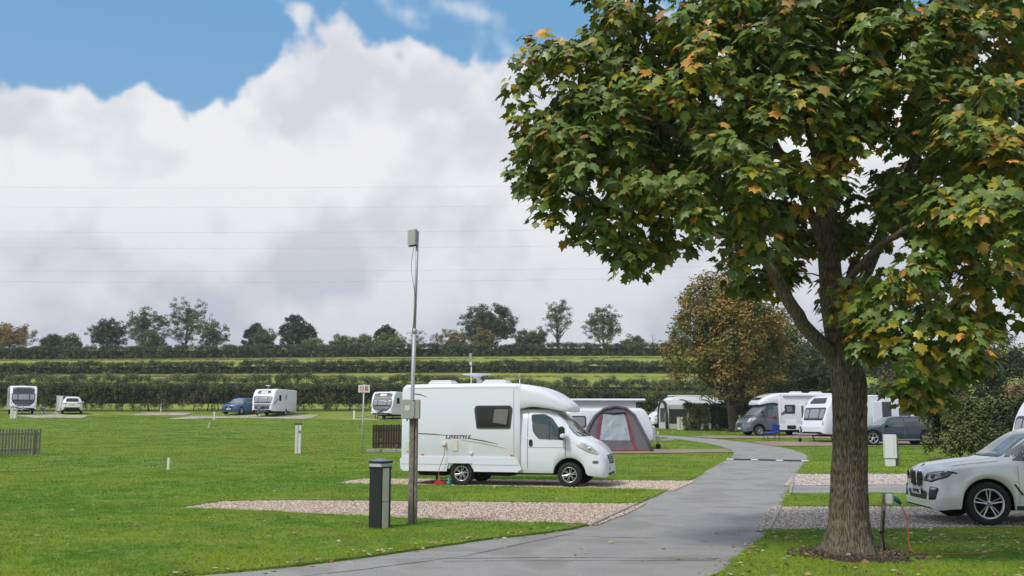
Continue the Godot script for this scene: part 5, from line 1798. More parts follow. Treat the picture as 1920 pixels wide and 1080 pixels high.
# o: paint, scale, rim spokes; front and tail are both built
func car(called: String, label: String, at: Vector3, turn: float, o: Dictionary) -> Node3D:
	var t := thing(called, label, "car", at, turn)
	var hi: float = o.get("high", 1.0)
	var rows := []
	for r in [[-2.42, 0.50, 0.92, 1.02, 0.66, 0.66, 0.46], [-2.37, 0.40, 0.98, 1.12, 0.80, 0.79, 0.56], [-2.24, 0.32, 1.03, 1.34, 0.90, 0.88, 0.60], [-2.0, 0.29, 1.06, 1.54, 0.94, 0.915, 0.62], [-1.6, 0.28, 1.06, 1.63, 0.945, 0.925, 0.63], [-0.7, 0.26, 1.05, 1.67, 0.945, 0.935, 0.64], [0.1, 0.26, 1.04, 1.65, 0.94, 0.935, 0.63], [0.45, 0.26, 1.03, 1.56, 0.94, 0.935, 0.63], [1.20, 0.26, 1.01, 1.12, 0.945, 0.92, 0.70], [1.62, 0.27, 0.98, 1.07, 0.945, 0.89, 0.62], [1.95, 0.27, 0.93, 1.02, 0.93, 0.84, 0.55], [2.13, 0.25, 0.88, 0.98, 0.89, 0.78, 0.50], [2.23, 0.24, 0.80, 0.93, 0.82, 0.70, 0.44], [2.28, 0.25, 0.70, 0.88, 0.74, 0.63, 0.40], [2.30, 0.28, 0.60, 0.80, 0.66, 0.56, 0.36]]:
		rows.append([r[0], r[1], lerpf(r[1], r[2], hi), lerpf(r[1], r[3], hi), r[4], r[5], r[6]])
	var h := Hull.new("car", rows, [[1.43, 0.36, 0.425], [-1.43, 0.36, 0.425]])
	var b := B.new().smooth()
	h.skin(b, 0.05)
	part(t, "body", b, o.paint)
	var ub := B.new()
	h.belly(ub, 0.2)
	ub.box(Vector3(0, 0.30, 0), Vector3(4.2, 0.16, 1.0), 0.03)
	ub.box(Vector3(1.43, 0.5, 0), Vector3(0.9, 0.45, 1.1), 0.02)  # two added blocks keep light from passing between opposite wheel arches
	ub.box(Vector3(-1.43, 0.5, 0), Vector3(0.9, 0.45, 1.1), 0.02)
	part(t, "underbody", ub, M.under)
	var f := on_end(h, 1)
	var tail := on_end(h, -1)
	part(t, "windscreen", panel(B.new().smooth(), rounded(pv([-0.80, 1.14 * hi, 0.80, 1.14 * hi, 0.60, 1.57 * hi, -0.60, 1.57 * hi]), 0.06), f, 0.005, 18, 8), M.windscreen)
	part(t, "rear_window", panel(B.new().smooth(), rounded(pv([-0.62, 1.14 * hi, 0.62, 1.14 * hi, 0.52, 1.48 * hi, -0.52, 1.48 * hi]), 0.05), tail, 0.005, 14, 6), M.glass)
	if o.get("kidney", false):
		for s in [-1.0, 1.0]:
			var shape := rounded(pv([0.035, 0.63, 0.09, 0.60, 0.22, 0.61, 0.30, 0.70, 0.31, 0.80, 0.26, 0.87, 0.05, 0.87]), 0.05)
			var grow := rounded(pv([0.015, 0.61, 0.08, 0.575, 0.24, 0.585, 0.325, 0.69, 0.335, 0.82, 0.275, 0.895, 0.03, 0.895]), 0.05)
			var surround := part(t, "grille_surround", panel(B.new().smooth(), grow if s > 0 else mirrored(grow), f, 0.012, 12, 5), M.chrome)
			part(surround, "grille", panel(B.new(), shape if s > 0 else mirrored(shape), f, 0.018, 12, 5), M.black)
			var bars := B.new()
			for k in 5:
				var z: float = s * (0.075 + 0.045 * k)
				bars.bar(f.call(z, 0.635, 0.026), f.call(z, 0.845, 0.026), 0.012, 0.014)
			part(surround, "grille_bars", bars, M.window_rim)
	else:
		var gr := part(t, "grille", panel(B.new().smooth(), rounded(pv([-0.46, 0.62 * hi, 0.46, 0.62 * hi, 0.50, 0.80 * hi, -0.50, 0.80 * hi]), 0.06), f, 0.010, 14, 4), M.black)
		part(gr, "badge", B.new().smooth().lathe([Vector2(0, 0.012), Vector2(0.06, 0.01), Vector2(0.07, 0)], f.call(0.0, 0.71 * hi, 0.014), Vector3(1, 0, 0), 16), M.chrome)
	part(t, "lower_intake", panel(B.new().smooth(), rounded(pv([-0.46, 0.40, 0.46, 0.40, 0.50, 0.54 * hi, -0.50, 0.54 * hi]), 0.04), f, 0.008, 14, 3), M.black)
	var plate := part(t, "number_plate", panel(B.new(), rect(-0.26, 0.47, 0.26, 0.58, 0.01), f, 0.030, 4, 2), M.plate_white)
	part(t, "rear_plate", panel(B.new(), rect(-0.26, 0.80, 0.26, 0.91, 0.01), tail, 0.014, 4, 2), M.plate_yellow)
	part(t, "rear_bumper", panel(B.new().smooth(), rounded(pv([-0.70, 0.44, 0.70, 0.44, 0.74, 0.62, -0.74, 0.62]), 0.05), tail, 0.012, 14, 3), M.black)
	if o.has("plate_text"):
		text(plate, "plate_text", o.plate_text, f.call(0.0, 0.525, 0.034), PI / 2.0, 0.062, M.ink, 0.95)
	for s in [-1.0, 1.0]:
		var side := on_side(h, s)
		var lamp := rounded(pv([0.37, 0.735 * hi, 0.43, 0.83 * hi, 0.80, 0.90 * hi, 0.855, 0.875 * hi, 0.82, 0.79 * hi, 0.66, 0.72 * hi]), 0.03)
		var rim := rounded(pv([0.35, 0.72 * hi, 0.42, 0.845 * hi, 0.80, 0.915 * hi, 0.875, 0.885 * hi, 0.84, 0.78 * hi, 0.66, 0.705 * hi]), 0.03)
		var hl := part(t, "headlight", panel(B.new().smooth(), rim if s > 0 else mirrored(rim), f, 0.006, 20, 5), M.black)
		part(hl, "lens", panel(B.new().smooth(), lamp if s > 0 else mirrored(lamp), f, 0.011, 20, 5), M.lamp_dark)
		for q in [[0.52, 0.785], [0.68, 0.80]]:
			part(hl, "projector", B.new().smooth().lathe([Vector2(0, 0.016), Vector2(0.035, 0.014), Vector2(0.05, 0)], f.call(q[0] * s, q[1] * hi, 0.008), Vector3(0.8, 0, 0.6 * s), 14), M.glass)
		var intake := rounded(pv([0.56, 0.40, 0.80, 0.42, 0.82, 0.62, 0.62, 0.64]), 0.04)
		part(t, "side_intake", panel(B.new().smooth(), intake if s > 0 else mirrored(intake), f, 0.006, 12, 4), M.black)
		var fog := rect(0.66, 0.585, 0.78, 0.62, 0.012)
		part(t, "fog_lamp", panel(B.new(), fog if s > 0 else mirrored(fog), f, 0.014, 4, 1), M.headlamp)
		var tl := rounded(pv([0.44, 0.96 * hi, 0.46, 1.05 * hi, 0.86, 1.06 * hi, 0.84, 0.96 * hi]), 0.03)
		part(t, "tail_light", panel(B.new().smooth(), tl if s > 0 else mirrored(tl), tail, 0.008, 10, 3), M.red)
		var glass_shape := rounded(pv([1.00, 1.08 * hi, 0.86, 1.22 * hi, 0.30, 1.55 * hi, -0.70, 1.59 * hi, -1.55, 1.53 * hi, -1.95, 1.30 * hi, -1.85, 1.16 * hi, -1.5, 1.11 * hi]), 0.05)
		var win := part(t, "side_window", panel(B.new(), glass_shape, side, 0.005, 30, 5), M.cab_glass)
		for x in [-0.25, -1.25]:
			part(win, "window_post", B.new().bar(side.call(x, 1.55 * hi, 0.010), side.call(x - 0.03, 1.08 * hi, 0.010), 0.06, 0.012, Vector3(1, 0, 0)), M.black)
		for x in [0.93, -0.22, -1.15]:
			part(t, "door_seam", panel(B.new(), pv([x - 0.004, 0.36 if x > -1.0 else 0.85, x + 0.004, 0.36 if x > -1.0 else 0.85, x + 0.004, 1.0 * hi, x - 0.004, 1.0 * hi]), side, 0.003, 2, 10), M.seam_grey)
		for x in [-0.05, -1.0]:
			part(t, "door_handle", B.new().bar(side.call(x, 0.93 * hi, 0.02), side.call(x - 0.2, 0.935 * hi, 0.02), 0.03, 0.03), o.paint)
		part(t, "sill", B.new().bar(Vector3(0.98, 0.30, 0.93 * s), Vector3(-0.98, 0.30, 0.93 * s), 0.05, 0.07), o.get("sill", M.black))
		var mir := part(t, "wing_mirror", B.new().box(side.call(0.72, 1.16 * hi, 0.10), Vector3(0.16, 0.14, 0.22), 0.05), o.get("mirror", o.paint))
		part(mir, "mirror_arm", B.new().bar(side.call(0.72, 1.09 * hi, -0.02), side.call(0.72, 1.13 * hi, 0.08), 0.05, 0.05), M.black)
		part(t, "roof_rail", B.new().bar(Vector3(0.15, 1.66 * hi, 0.56 * s), Vector3(-1.5, 1.67 * hi, 0.56 * s), 0.03, 0.04), M.lamp_dark)
		# the shut line of the bonnet
		part(t, "bonnet_seam", B.new().tube([Vector3(1.18, 1.075 * hi, 0.80 * s), Vector3(1.62, 1.015 * hi + 0.022, 0.795 * s), Vector3(1.95, 0.965 * hi + 0.02, 0.735 * s)], [0.005, 0.005, 0.005], 5), M.seam_grey)
		if o.get("kidney", false):
			part(t, "wing_vent", panel(B.new(), pv([1.02, 0.70, 0.985, 0.70, 0.86, 0.52, 0.885, 0.50]), side, 0.006, 8, 3), M.black)
			part(t, "wing_emblem", B.new().box(side.call(0.98, 0.75, 0.004), Vector3(0.06, 0.016, 0.006), 0.002), M.chrome)
		for x in [1.43, -1.43]:
			wheel(t, Vector3(x, 0.365, 0.83 * s), s, 0.365, 0.255, 5, true, o.get("rim", M.alloy), 0.235)
	return t


func cars() -> void:
	M.car_white = paint(0.82, 0.82, 0.81)
	M.navy = paint(0.018, 0.032, 0.065)
	M.blue = paint(0.02, 0.085, 0.26)
	var w := car("white_suv", "white sport utility car on the gravel at the right edge", Vector3(9.56, -0.026, -17.97), 175.5, {"paint": M.car_white, "kidney": true, "plate_text": "LG19 UJC", "mirror": M.car_white})
	# the round emblem on the bonnet and on the wheels
	for q in [[Vector3(2.19, 0.972, 0), Vector3(0.55, 0.83, 0), 0.042], [Vector3(1.43, 0.365, -0.945), Vector3(0, 0, -1), 0.032], [Vector3(-1.43, 0.365, -0.945), Vector3(0, 0, -1), 0.032]]:
		var ax: Vector3 = (q[1] as Vector3).normalized()
		var e := part(w, "emblem", B.new().smooth().lathe([Vector2(0, 0.008), Vector2(q[2] * 0.95, 0.008), Vector2(q[2], 0.0)], q[0], ax, 20), M.black)
		var u := ax.cross(Vector3.UP).normalized()
		var v := u.cross(ax)
		for k in 4:
			var fan := B.new()
			for j in 4:
				var g0 := PI / 2 * (k + j / 4.0)
				var g1 := PI / 2 * (k + (j + 1) / 4.0)
				var c: Vector3 = q[0] + ax * 0.011
				fan.otri(c, c + (u * cos(g0) + v * sin(g0)) * float(q[2]) * 0.66, c + (u * cos(g1) + v * sin(g1)) * float(q[2]) * 0.66, c - ax)
			part(e, "quarter", fan, M.plate_white if k % 2 else M.blue)
	car("dark_blue_car", "dark blue car behind the white cabinet, half hidden by the shrub", on(20.15, -53.1), 180.0, {"paint": M.navy, "high": 0.88, "mirror": M.black, "sill": M.lamp_dark})
	car("blue_car", "bright blue car facing the camera beside the far white caravan", on(-27.6, -102.0), 255.0, {"paint": M.blue, "high": 1.0})
	car("white_car", "white car seen from behind at the far left by the hedge", on(-43.0, -98.0), 113.6, {"paint": M.car_white, "high": 1.0})


func van_and_awning() -> void:
	var t := thing("camper_van", "white camper van with sloping windscreen behind the inflatable awning", "van", on(13.9, -84.6), 190.0)
	var h := Hull.new("car", [[-3.4, 0.40, 1.25, 2.30, 0.94, 0.95, 0.80], [-3.3, 0.36, 1.30, 2.50, 1.0, 1.0, 0.86]] + cab_rows(-2.6, 2.56).slice(0, 1) + [[0.0, 0.36, 1.30, 2.58, 1.0, 1.0, 0.86], [0.55, 0.36, 1.30, 2.52, 1.0, 1.0, 0.84], [1.0, 0.36, 1.28, 2.28, 1.0, 1.0, 0.82]] + cab_rows(0.0, 2.07).slice(4), [[1.5, 0.33, 0.44], [-2.0, 0.33, 0.44]])
	var b := B.new().smooth()
	h.skin(b, 0.08)
	part(t, "body", b, M.white)
	var ub := B.new()
	h.belly(ub, 0.3)
	ub.box(Vector3(-0.5, 0.4, 0), Vector3(5.0, 0.2, 1.2), 0.02)
	part(t, "underbody", ub, M.under)
	cab_parts(t, h, M.black, M.cab_glass)
	for s in [-1.0, 1.0]:
		var side := on_side(h, s)
		part(t, "side_window", panel(B.new(), rect(-1.6, 1.4, -0.3, 2.0, 0.08), side, 0.006, 14, 3), M.glass)
		for x in [1.5, -2.0]:
			wheel(t, Vector3(x, 0.325, 0.90 * s), s, 0.325, 0.2, 5, true, M.alloy)
	part(t, "roof_locker", B.new().box(Vector3(-1.2, 2.64, 0.0), Vector3(3.6, 0.10, 1.3), 0.04), M.roof_white)
	part(t, "orange_reflector", B.new().smooth().lathe([Vector2(0, 0.02), Vector2(0.10, 0.02), Vector2(0.12, 0)], Vector3(1.72, 1.0, -1.02), Vector3(0, 0, -1), 14), M.amber)
	# the awning: black air beams, pale fabric, dark mesh windows
	M.canvas = mat(lin(0.55, 0.58, 0.58), 0.9)
	M.mesh = mat(lin(0.045, 0.045, 0.048), 0.5)
	M.beam = mat(lin(0.03, 0.034, 0.04), 0.8)
	var a := thing("air_awning", "grey and white inflatable awning with black beams in front of the camper van", "awning", on(14.9, -81.0), 8.0)
	var zf := 0.9
	var zb := -1.4
	# an outline of the front: roof line slopes back to the van
	var x0 := -2.75
	var x1 := 2.75
	var walls := B.new()
	walls.box(Vector3(0, 0.2, zf), Vector3(x1 - x0, 0.4, 0.03), 0.0)
	walls.box(Vector3(0, 1.72, zf - 0.12), Vector3(x1 - x0, 0.34, 0.03), 0.0)
	for x in [x0 + 0.05, -0.95, 0.9, x1 - 0.1]:
		walls.box(Vector3(x, 1.0, zf), Vector3(0.24, 1.7, 0.035), 0.0)
	part(a, "front_wall", walls, M.canvas)
	for q in [[x0 + 0.17, -1.07], [-0.83, 0.78], [1.02, x1 - 0.22]]:
		part(a, "mesh_window", B.new().box(Vector3((q[0] + q[1]) / 2.0, 0.98, zf - 0.01), Vector3(q[1] - q[0], 1.16, 0.015)), M.mesh)
	var roof := B.new().smooth()
	for k in 6:
		var g0 := PI / 2 * k / 6.0
		var g1 := PI / 2 * (k + 1) / 6.0
		var y0 := 1.85 + 0.45 * sin(g0)
		var y1 := 1.85 + 0.45 * sin(g1)
		var za := lerpf(zf - 0.1, zb, 1.0 - cos(g0))
		var zc := lerpf(zf - 0.1, zb, 1.0 - cos(g1))
		roof.quad(Vector3(x0, y0, za), Vector3(x1, y0, za), Vector3(x1, y1, zc), Vector3(x0, y1, zc))
		roof.quad(Vector3(x1, y0 - 0.03, za), Vector3(x0, y0 - 0.03, za), Vector3(x0, y1 - 0.03, zc), Vector3(x1, y1 - 0.03, zc))
	part(a, "roof_sheet", roof, M.canvas)
	for x in [x0, x1]:
		var s := B.new()
		var o := PackedVector2Array([Vector2(zf, 0), Vector2(zf - 0.1, 1.85)])
		for k in 7:
			var g := PI / 2 * k / 6.0
			o.append(Vector2(lerpf(zf - 0.1, zb, 1.0 - cos(g)), 1.85 + 0.45 * sin(g)))
		o.append(Vector2(zb, 0))
		s.prism(o, Vector3(x, 0, 0), Vector3(0, 0, 1), Vector3.UP, 0.02)
		var w := part(a, "side_wall", s, M.canvas)
		part(w, "side_window", B.new().box(Vector3(x - 0.02 * signf(-x), 1.1, -0.2), Vector3(0.06, 1.1, 1.2)), M.mesh)
	for x in [x0 - 0.03, -0.9, 0.95, x1 + 0.03]:
		var p := []
		var r := []
		p.append(Vector3(x, 0.0, zf + 0.12))
		p.append(Vector3(x, 1.0, zf + 0.06))
		for k in 8:
			var g := PI / 2 * k / 7.0
			p.append(Vector3(x, 1.85 + 0.47 * sin(g), lerpf(zf - 0.05, zb, 1.0 - cos(g))))
		for k in p.size():
			r.append(0.075)
		part(a, "air_beam", B.new().smooth().tube(p, r, 10), M.beam)
	# the end arch seen at the left
	var arch := []
	var ar := []
	for k in 13:
		var g := PI * k / 12.0
		arch.append(Vector3(x0 - 0.05, 2.25 * pow(sin(g), 0.55), lerpf(zf, zb, (1.0 - cos(g)) / 2.0)))
		ar.append(0.08)
	part(a, "end_arch", B.new().smooth().tube(arch, ar, 10), M.beam)
	for x in [x0, x1]:
		part(a, "guy_rope", B.new().tube([Vector3(x, 1.5, zf), Vector3(x * 1.35, 0.0, zf + 0.9)], [0.008, 0.008], 4), M.plate_white)


func pop_top() -> void:
	var t := thing("pop_top_caravan", "small white caravan with raised canvas roof behind the grey tent awning", "caravan", on(4.75, -49.0), 2.0)
	var h := Hull.new("box", [[-2.3, 0.60, 1.50, 0.90, 0.2], [-2.22, 0.45, 1.75, 0.97, 0.2], [-1.9, 0.40, 1.95, 1.0, 0.16], [1.35, 0.40, 1.97, 1.0, 0.16], [1.6, 0.40, 1.85, 1.0, 0.16], [1.92, 0.42, 1.15, 0.98, 0.12], [1.97, 0.44, 0.95, 0.95, 0.1]], [[0.0, 0.28, 0.33]])
	var b := B.new().smooth()
	h.skin(b, 0.08)
	part(t, "body", b, M.white)
	var ub := B.new()
	h.belly(ub, 0.3)
	ub.box(Vector3(0, 0.35, 0), Vector3(3.6, 0.12, 1.2), 0.02)
	part(t, "chassis", ub, M.under)
	M.pop_canvas = mat(lin(0.50, 0.50, 0.49), 0.9)
	part(t, "pop_up_canvas", B.new().box(Vector3(-0.25, 2.10, 0), Vector3(2.9, 0.42, 1.5), 0.02), M.pop_canvas)
	part(t, "raised_roof", B.new().box(Vector3(-0.2, 2.36, 0), Vector3(3.7, 0.11, 1.9), 0.05), M.white)
	var side := on_side(h, 1.0)
	part(t, "side_window", panel(B.new(), rect(-1.95, 1.05, -1.25, 1.6, 0.08), side, 0.02, 12, 3), M.window_rim)
	part(t.get_node("side_window"), "pane", panel(B.new(), rect(-1.89, 1.10, -1.31, 1.54, 0.06), side, 0.025, 12, 3), M.curtained)
	part(t, "front_window", panel(B.new().smooth(), rounded(pv([-0.75, 1.22, 0.75, 1.22, 0.75, 1.68, -0.75, 1.68]), 0.08), on_end(h, 1), 0.02, 14, 4), M.curtained)
	for s in [-1.0, 1.0]:
		wheel(t, Vector3(0, 0.29, 0.88 * s), s, 0.29, 0.18, 5, true, M.alloy, 0.16)
	part(t, "gas_locker", B.new().box(Vector3(1.95, 0.75, 0), Vector3(0.35, 0.75, 1.3), 0.05), M.roof_white)
	var hitch := Node3D.new()
	hitch.name = "hitch"
	t.add_child(hitch, true)
	part(hitch, "drawbar", B.new().bar(Vector3(1.6, 0.42, 0.3), Vector3(2.9, 0.46, 0.02), 0.08, 0.08).bar(Vector3(1.6, 0.42, -0.3), Vector3(2.9, 0.46, -0.02), 0.08, 0.08).bar(Vector3(2.85, 0.47, 0), Vector3(3.15, 0.48, 0), 0.1, 0.1), M.galv)
	part(hitch, "jockey_tube", B.new().smooth().tube([Vector3(2.35, 0.15, 0.12), Vector3(2.35, 0.85, 0.12)], [0.035, 0.035], 8), M.galv)
	part(hitch, "jockey_wheel", B.new().smooth().lathe([Vector2(0, -0.05), Vector2(0.1, -0.05), Vector2(0.13, -0.02), Vector2(0.13, 0.02), Vector2(0.1, 0.05), Vector2(0, 0.05)], Vector3(2.35, 0.14, 0.12), Vector3(0, 0, 1), 16), M.rubber)
	part(hitch, "winder", B.new().bar(Vector3(2.35, 0.85, 0.12), Vector3(2.5, 0.95, 0.12), 0.04, 0.04), M.red)

	# the grey tent awning with red seams
	M.tent = ground_mat(ntex(0.02, 4, 301, [[0.115, 0.105, 0.115], [0.15, 0.138, 0.15]], 256), 0.5, null, 1.0, 0.85, null, 0.0, false)
	M.tent_light = mat(lin(0.33, 0.37, 0.43), 0.35)
	M.tent_red = mat(lin(0.20, 0.045, 0.06), 0.8)
	M.tent_beam = mat(lin(0.105, 0.09, 0.11), 0.7)
	var a := thing("tent_awning", "dark grey tent awning with red seams against the pop top caravan", "awning", on(4.85, -47.3), 2.0)
	# front face: an arch that leans back; x, y, then depth by height
	var arch := [[-1.62, 0.0], [-1.48, 0.6], [-1.28, 1.15], [-0.98, 1.62], [-0.55, 1.95], [0.0, 2.08], [0.5, 1.98], [0.88, 1.66], [1.12, 1.15], [1.38, 0.6], [1.60, 0.0]]
	var zf := func(y: float) -> float: return 0.75 - 0.28 * y
	var face := B.new().smooth()
	var wob := noise(1.6, 3, 302)
	var rows := 14
	var cols := 16
	var edge := func(y: float, s: int) -> float:
		for i in arch.size() - 1:
			var p: Array = arch[i]
			var q: Array = arch[i + 1]
			if (s < 0 and i < 5 and y >= p[1] and y <= q[1]) or (s > 0 and i >= 5 and y <= p[1] and y >= q[1]):
				return lerpf(p[0], q[0], (y - p[1]) / (q[1] - p[1] + 1e-6))
		return 0.0
	var at_face := func(u: float, v: float, off: float) -> Vector3:
		return Vector3(u, v, zf.call(v) + 0.045 * wob.get_noise_2d(u * 0.8 + v * 0.7, v * 0.5 - u) + off)
	for j in rows:
		for i in cols:
			var c := []
			for q in [[i, j], [i + 1, j], [i + 1, j + 1], [i, j + 1]]:
				var y: float = 2.075 * q[1] / rows
				c.append(at_face.call(lerpf(edge.call(y, -1), edge.call(y, 1), float(q[0]) / cols), y, 0.0))
			face.quad(c[0], c[1], c[2], c[3])
	part(a, "front_wall", face, M.tent)
	var tunnel := B.new().smooth()
	for i in arch.size() - 1:
		var p: Array = arch[i]
		var q: Array = arch[i + 1]
		tunnel.quad(Vector3(p[0], p[1], zf.call(p[1])), Vector3(q[0], q[1], zf.call(q[1])), Vector3(q[0] * 0.98, minf(q[1], 1.85), -0.62), Vector3(p[0] * 0.98, minf(p[1], 1.85), -0.62))
	part(a, "side_wall", tunnel, M.tent)
	part(a, "door_panel", panel(B.new(), pv([-0.82, 0.52, 0.62, 0.50, 0.44, 1.74, -0.60, 1.74]), at_face, 0.012, 12, 8), M.tent_light)
	for s in [[-1.02, 0.5, -0.84, 0.5, -0.60, 1.78, -0.74, 1.78], [0.64, 0.5, 0.78, 0.5, 0.56, 1.78, 0.45, 1.78], [0.62, 0.5, 0.78, 0.5, 0.98, 0.02, 0.84, 0.02], [-1.55, 0.02, 1.55, 0.02, 1.53, 0.09, -1.53, 0.09]]:
		part(a, "red_band", panel(B.new(), pv(s), at_face, 0.016, 14, 4), M.tent_red)
	part(a, "door_roll", B.new().smooth().tube([at_face.call(-0.6, 1.78, 0.04), at_face.call(-0.1, 1.74, 0.05), at_face.call(0.45, 1.78, 0.04)], [0.03, 0.05, 0.03], 8), M.black)
	var bp := []
	var br := []
	for p in arch:
		bp.append(Vector3(p[0], p[1], (zf.call(p[1]) as float) + 0.03))
		br.append(0.07)
	part(a, "arch_beam", B.new().smooth().tube(bp, br, 10), M.tent_beam)


func make_furniture() -> void:
	# black bollard light with a pale strip and a pale glass band
	var t := thing("bollard_light", "black square bollard light with cream side strip on the grass", "bollard", Vector3(-2.16, 0, -16.6), -34.0)
	M.charcoal = ground_mat(ntex(0.08, 3, 401, [[0.012, 0.014, 0.018], [0.022, 0.025, 0.03]], 256), 3.0, null, 1.0, 0.55, null, 0.0, false)
	M.diffuser = mat(lin(0.48, 0.52, 0.55), 0.3)
	M.strip = mat(lin(0.62, 0.58, 0.50), 0.6)
	part(t, "post", B.new().box(Vector3(0, 0.47, 0), Vector3(0.255, 1.0, 0.255), 0.008), M.charcoal)
	part(t, "cream_strip", B.new().box(Vector3(0.129, 0.70, 0.01), Vector3(0.012, 0.53, 0.15), 0.003), M.strip)
	part(t, "cream_strip", B.new().box(Vector3(0.129, 0.215, 0.01), Vector3(0.012, 0.425, 0.15), 0.003), M.strip)
	part(t, "collar", B.new().box(Vector3(0, 0.975, 0), Vector3(0.275, 0.03, 0.275), 0.006), M.charcoal)
	part(t, "light_band", B.new().box(Vector3(0, 1.015, 0), Vector3(0.262, 0.06, 0.262), 0.006), M.diffuser)
	var cap := part(t, "cap", B.new().box(Vector3(0, 1.062, 0), Vector3(0.285, 0.036, 0.285), 0.006), M.charcoal)
	var py := B.new()
	for k in 4:
		var g := PI / 4 + PI / 2 * k
		var g2 := g + PI / 2
		py.otri(Vector3(cos(g), 0, sin(g)) * 0.195 + Vector3(0, 1.081, 0), Vector3(cos(g2), 0, sin(g2)) * 0.195 + Vector3(0, 1.081, 0), Vector3(0, 1.125, 0), Vector3(0, 1, 0))
	part(cap, "cap_top", py, M.lamp_dark)

	# timber post with a galvanised mast, grey box and panel antenna
	t = thing("antenna_mast", "tall galvanised mast with panel antenna and grey box on split timber post", "mast", Vector3(-1.70, 0, -17.25))
	part(t, "timber", B.new().box(Vector3(-0.012, 0.9, 0.02), Vector3(0.085, 1.95, 0.12), 0.012), M.wood_grey)
	part(t, "timber", B.new().box(Vector3(0.062, 0.9, 0.0), Vector3(0.05, 1.95, 0.115), 0.012), M.wood_grey)
	part(t, "mast_tube", B.new().smooth().tube([Vector3(-0.045, 0.02, -0.075), Vector3(-0.02, 2.2, -0.06), Vector3(0.0, 3.3, -0.05)], [0.034, 0.034, 0.034], 16).tube([Vector3(0.0, 3.3, -0.05), Vector3(0.035, 5.05, -0.04)], [0.026, 0.026], 14), M.galv)
	part(t, "mast_collar", B.new().smooth().tube([Vector3(0.0, 3.24, -0.05), Vector3(0.0, 3.32, -0.05)], [0.042, 0.042], 14), M.galv)
	var bx := Node3D.new()
	bx.name = "junction_box"
	t.add_child(bx, true)
	bx.position = Vector3(-0.03, 1.93, 0.09)
	part(bx, "case", B.new().box(Vector3(0, 0, 0), Vector3(0.32, 0.33, 0.14), 0.012), M.grey_plastic)
	part(bx, "lid", B.new().box(Vector3(-0.035, 0.0, 0.078), Vector3(0.215, 0.325, 0.02), 0.006), M.grey_plastic)
	part(bx, "sticker", B.new().box(Vector3(-0.055, 0.02, 0.090), Vector3(0.085, 0.085, 0.002)), M.plate_white)
	for y in [-0.145, 0.145]:
		part(bx, "catch", B.new().smooth().lathe([Vector2(0, 0.012), Vector2(0.011, 0.01), Vector2(0.012, 0)], Vector3(0.052, y, 0.083), Vector3(0, 0, 1), 12), M.black)
	part(bx, "cable_gland", B.new().smooth().tube([Vector3(-0.06, -0.16, 0), Vector3(-0.06, -0.2, 0)], [0.014, 0.012], 10).tube([Vector3(-0.02, -0.16, 0), Vector3(-0.01, -0.23, 0.02), Vector3(0.04, -0.22, 0.02)], [0.008, 0.008, 0.008], 8), M.grey_cable)
	var an := Node3D.new()
	an.name = "panel_antenna"
	t.add_child(an, true)
	an.position = Vector3(-0.045, 4.93, -0.02)
	an.rotation_degrees = Vector3(0, -38, 0)
	part(an, "panel", B.new().box(Vector3.ZERO, Vector3(0.17, 0.29, 0.07), 0.012), M.grey_plastic)
	for k in 9:
		part(an, "cooling_fin", B.new().box(Vector3(-0.09, -0.12 + 0.03 * k, 0.0), Vector3(0.025, 0.012, 0.075), 0.002), M.grey_plastic)
	part(an, "base_plate", B.new().box(Vector3(0, -0.150, 0), Vector3(0.16, 0.014, 0.07), 0.003), M.black)
	for y in [0.08, -0.03]:
		part(t, "bracket", B.new().bar(Vector3(-0.05, 4.93 + y, -0.03), Vector3(0.06, 4.93 + y, -0.04), 0.02, 0.02), M.black)
	var lp := []
	var lr := []
	for k in 12:
		var f := k / 11.0
		lp.append(Vector3(-0.02 - 0.05 * sin(f * PI * 2.2) * (1.0 - f * 0.5), 4.76 - 1.5 * f, -0.01))
		lr.append(0.005)
	part(t, "antenna_cable", B.new().smooth().tube(lp, lr, 6), M.grey_cable)

	# no-smoking style sign on a thin pole
	t = thing("warning_sign", "white sign with red prohibition ring on a thin grey pole", "sign", on(-6.75, -45.5), 0.0)
	part(t, "pole", B.new().smooth().tube([Vector3(-0.03, -0.1, 0), Vector3(0.02, 3.1, 0)], [0.035, 0.035], 12), M.galv)
	var board := part(t, "board", B.new().box(Vector3(0.03, 2.90, 0.05), Vector3(0.52, 0.34, 0.012), 0.003), M.plate_white)
	var ring := B.new().smooth().lathe([Vector2(0.072, 0), Vector2(0.072, 0.004), Vector2(0.10, 0.004), Vector2(0.10, 0)], Vector3(-0.07, 2.905, 0.057), Vector3(0, 0, 1), 28)
	ring.flat().bar(Vector3(-0.13, 2.965, 0.0595), Vector3(-0.01, 2.845, 0.0595), 0.02, 0.004, Vector3(0, 0, 1))
	M.sign_red = mat(lin(0.55, 0.02, 0.03), 0.5)
	part(board, "prohibition_ring", ring, M.sign_red)
	part(board, "red_panel", B.new().box(Vector3(0.145, 2.905, 0.059), Vector3(0.14, 0.22, 0.004)), M.sign_red)
	for k in 4:
		part(board, "print_line", B.new().box(Vector3(0.145, 2.98 - 0.05 * k, 0.0625), Vector3(0.10 - 0.02 * (k % 2), 0.014, 0.002)), M.plate_white)

	# dark brown picket fence on a concrete base behind the motorhome
	t = thing("picket_fence", "dark brown close boarded fence on a pale base left of the motorhome", "fence", on(-5.75, -46.3), -4.0)
	for k in 12:
		var x := -0.62 + 0.118 * k
		part(t, "picket", B.new().box(Vector3(x, 0.72, rnd(-0.008, 0.008)), Vector3(0.105, 1.06 + (0.03 if k % 3 == 1 else rnd(-0.015, 0.015)), 0.022), 0.004), M.wood_brown)
	for y in [0.4, 1.0]:
		part(t, "rail", B.new().box(Vector3(0.03, y, -0.045), Vector3(1.42, 0.09, 0.04), 0.004), M.wood_brown)
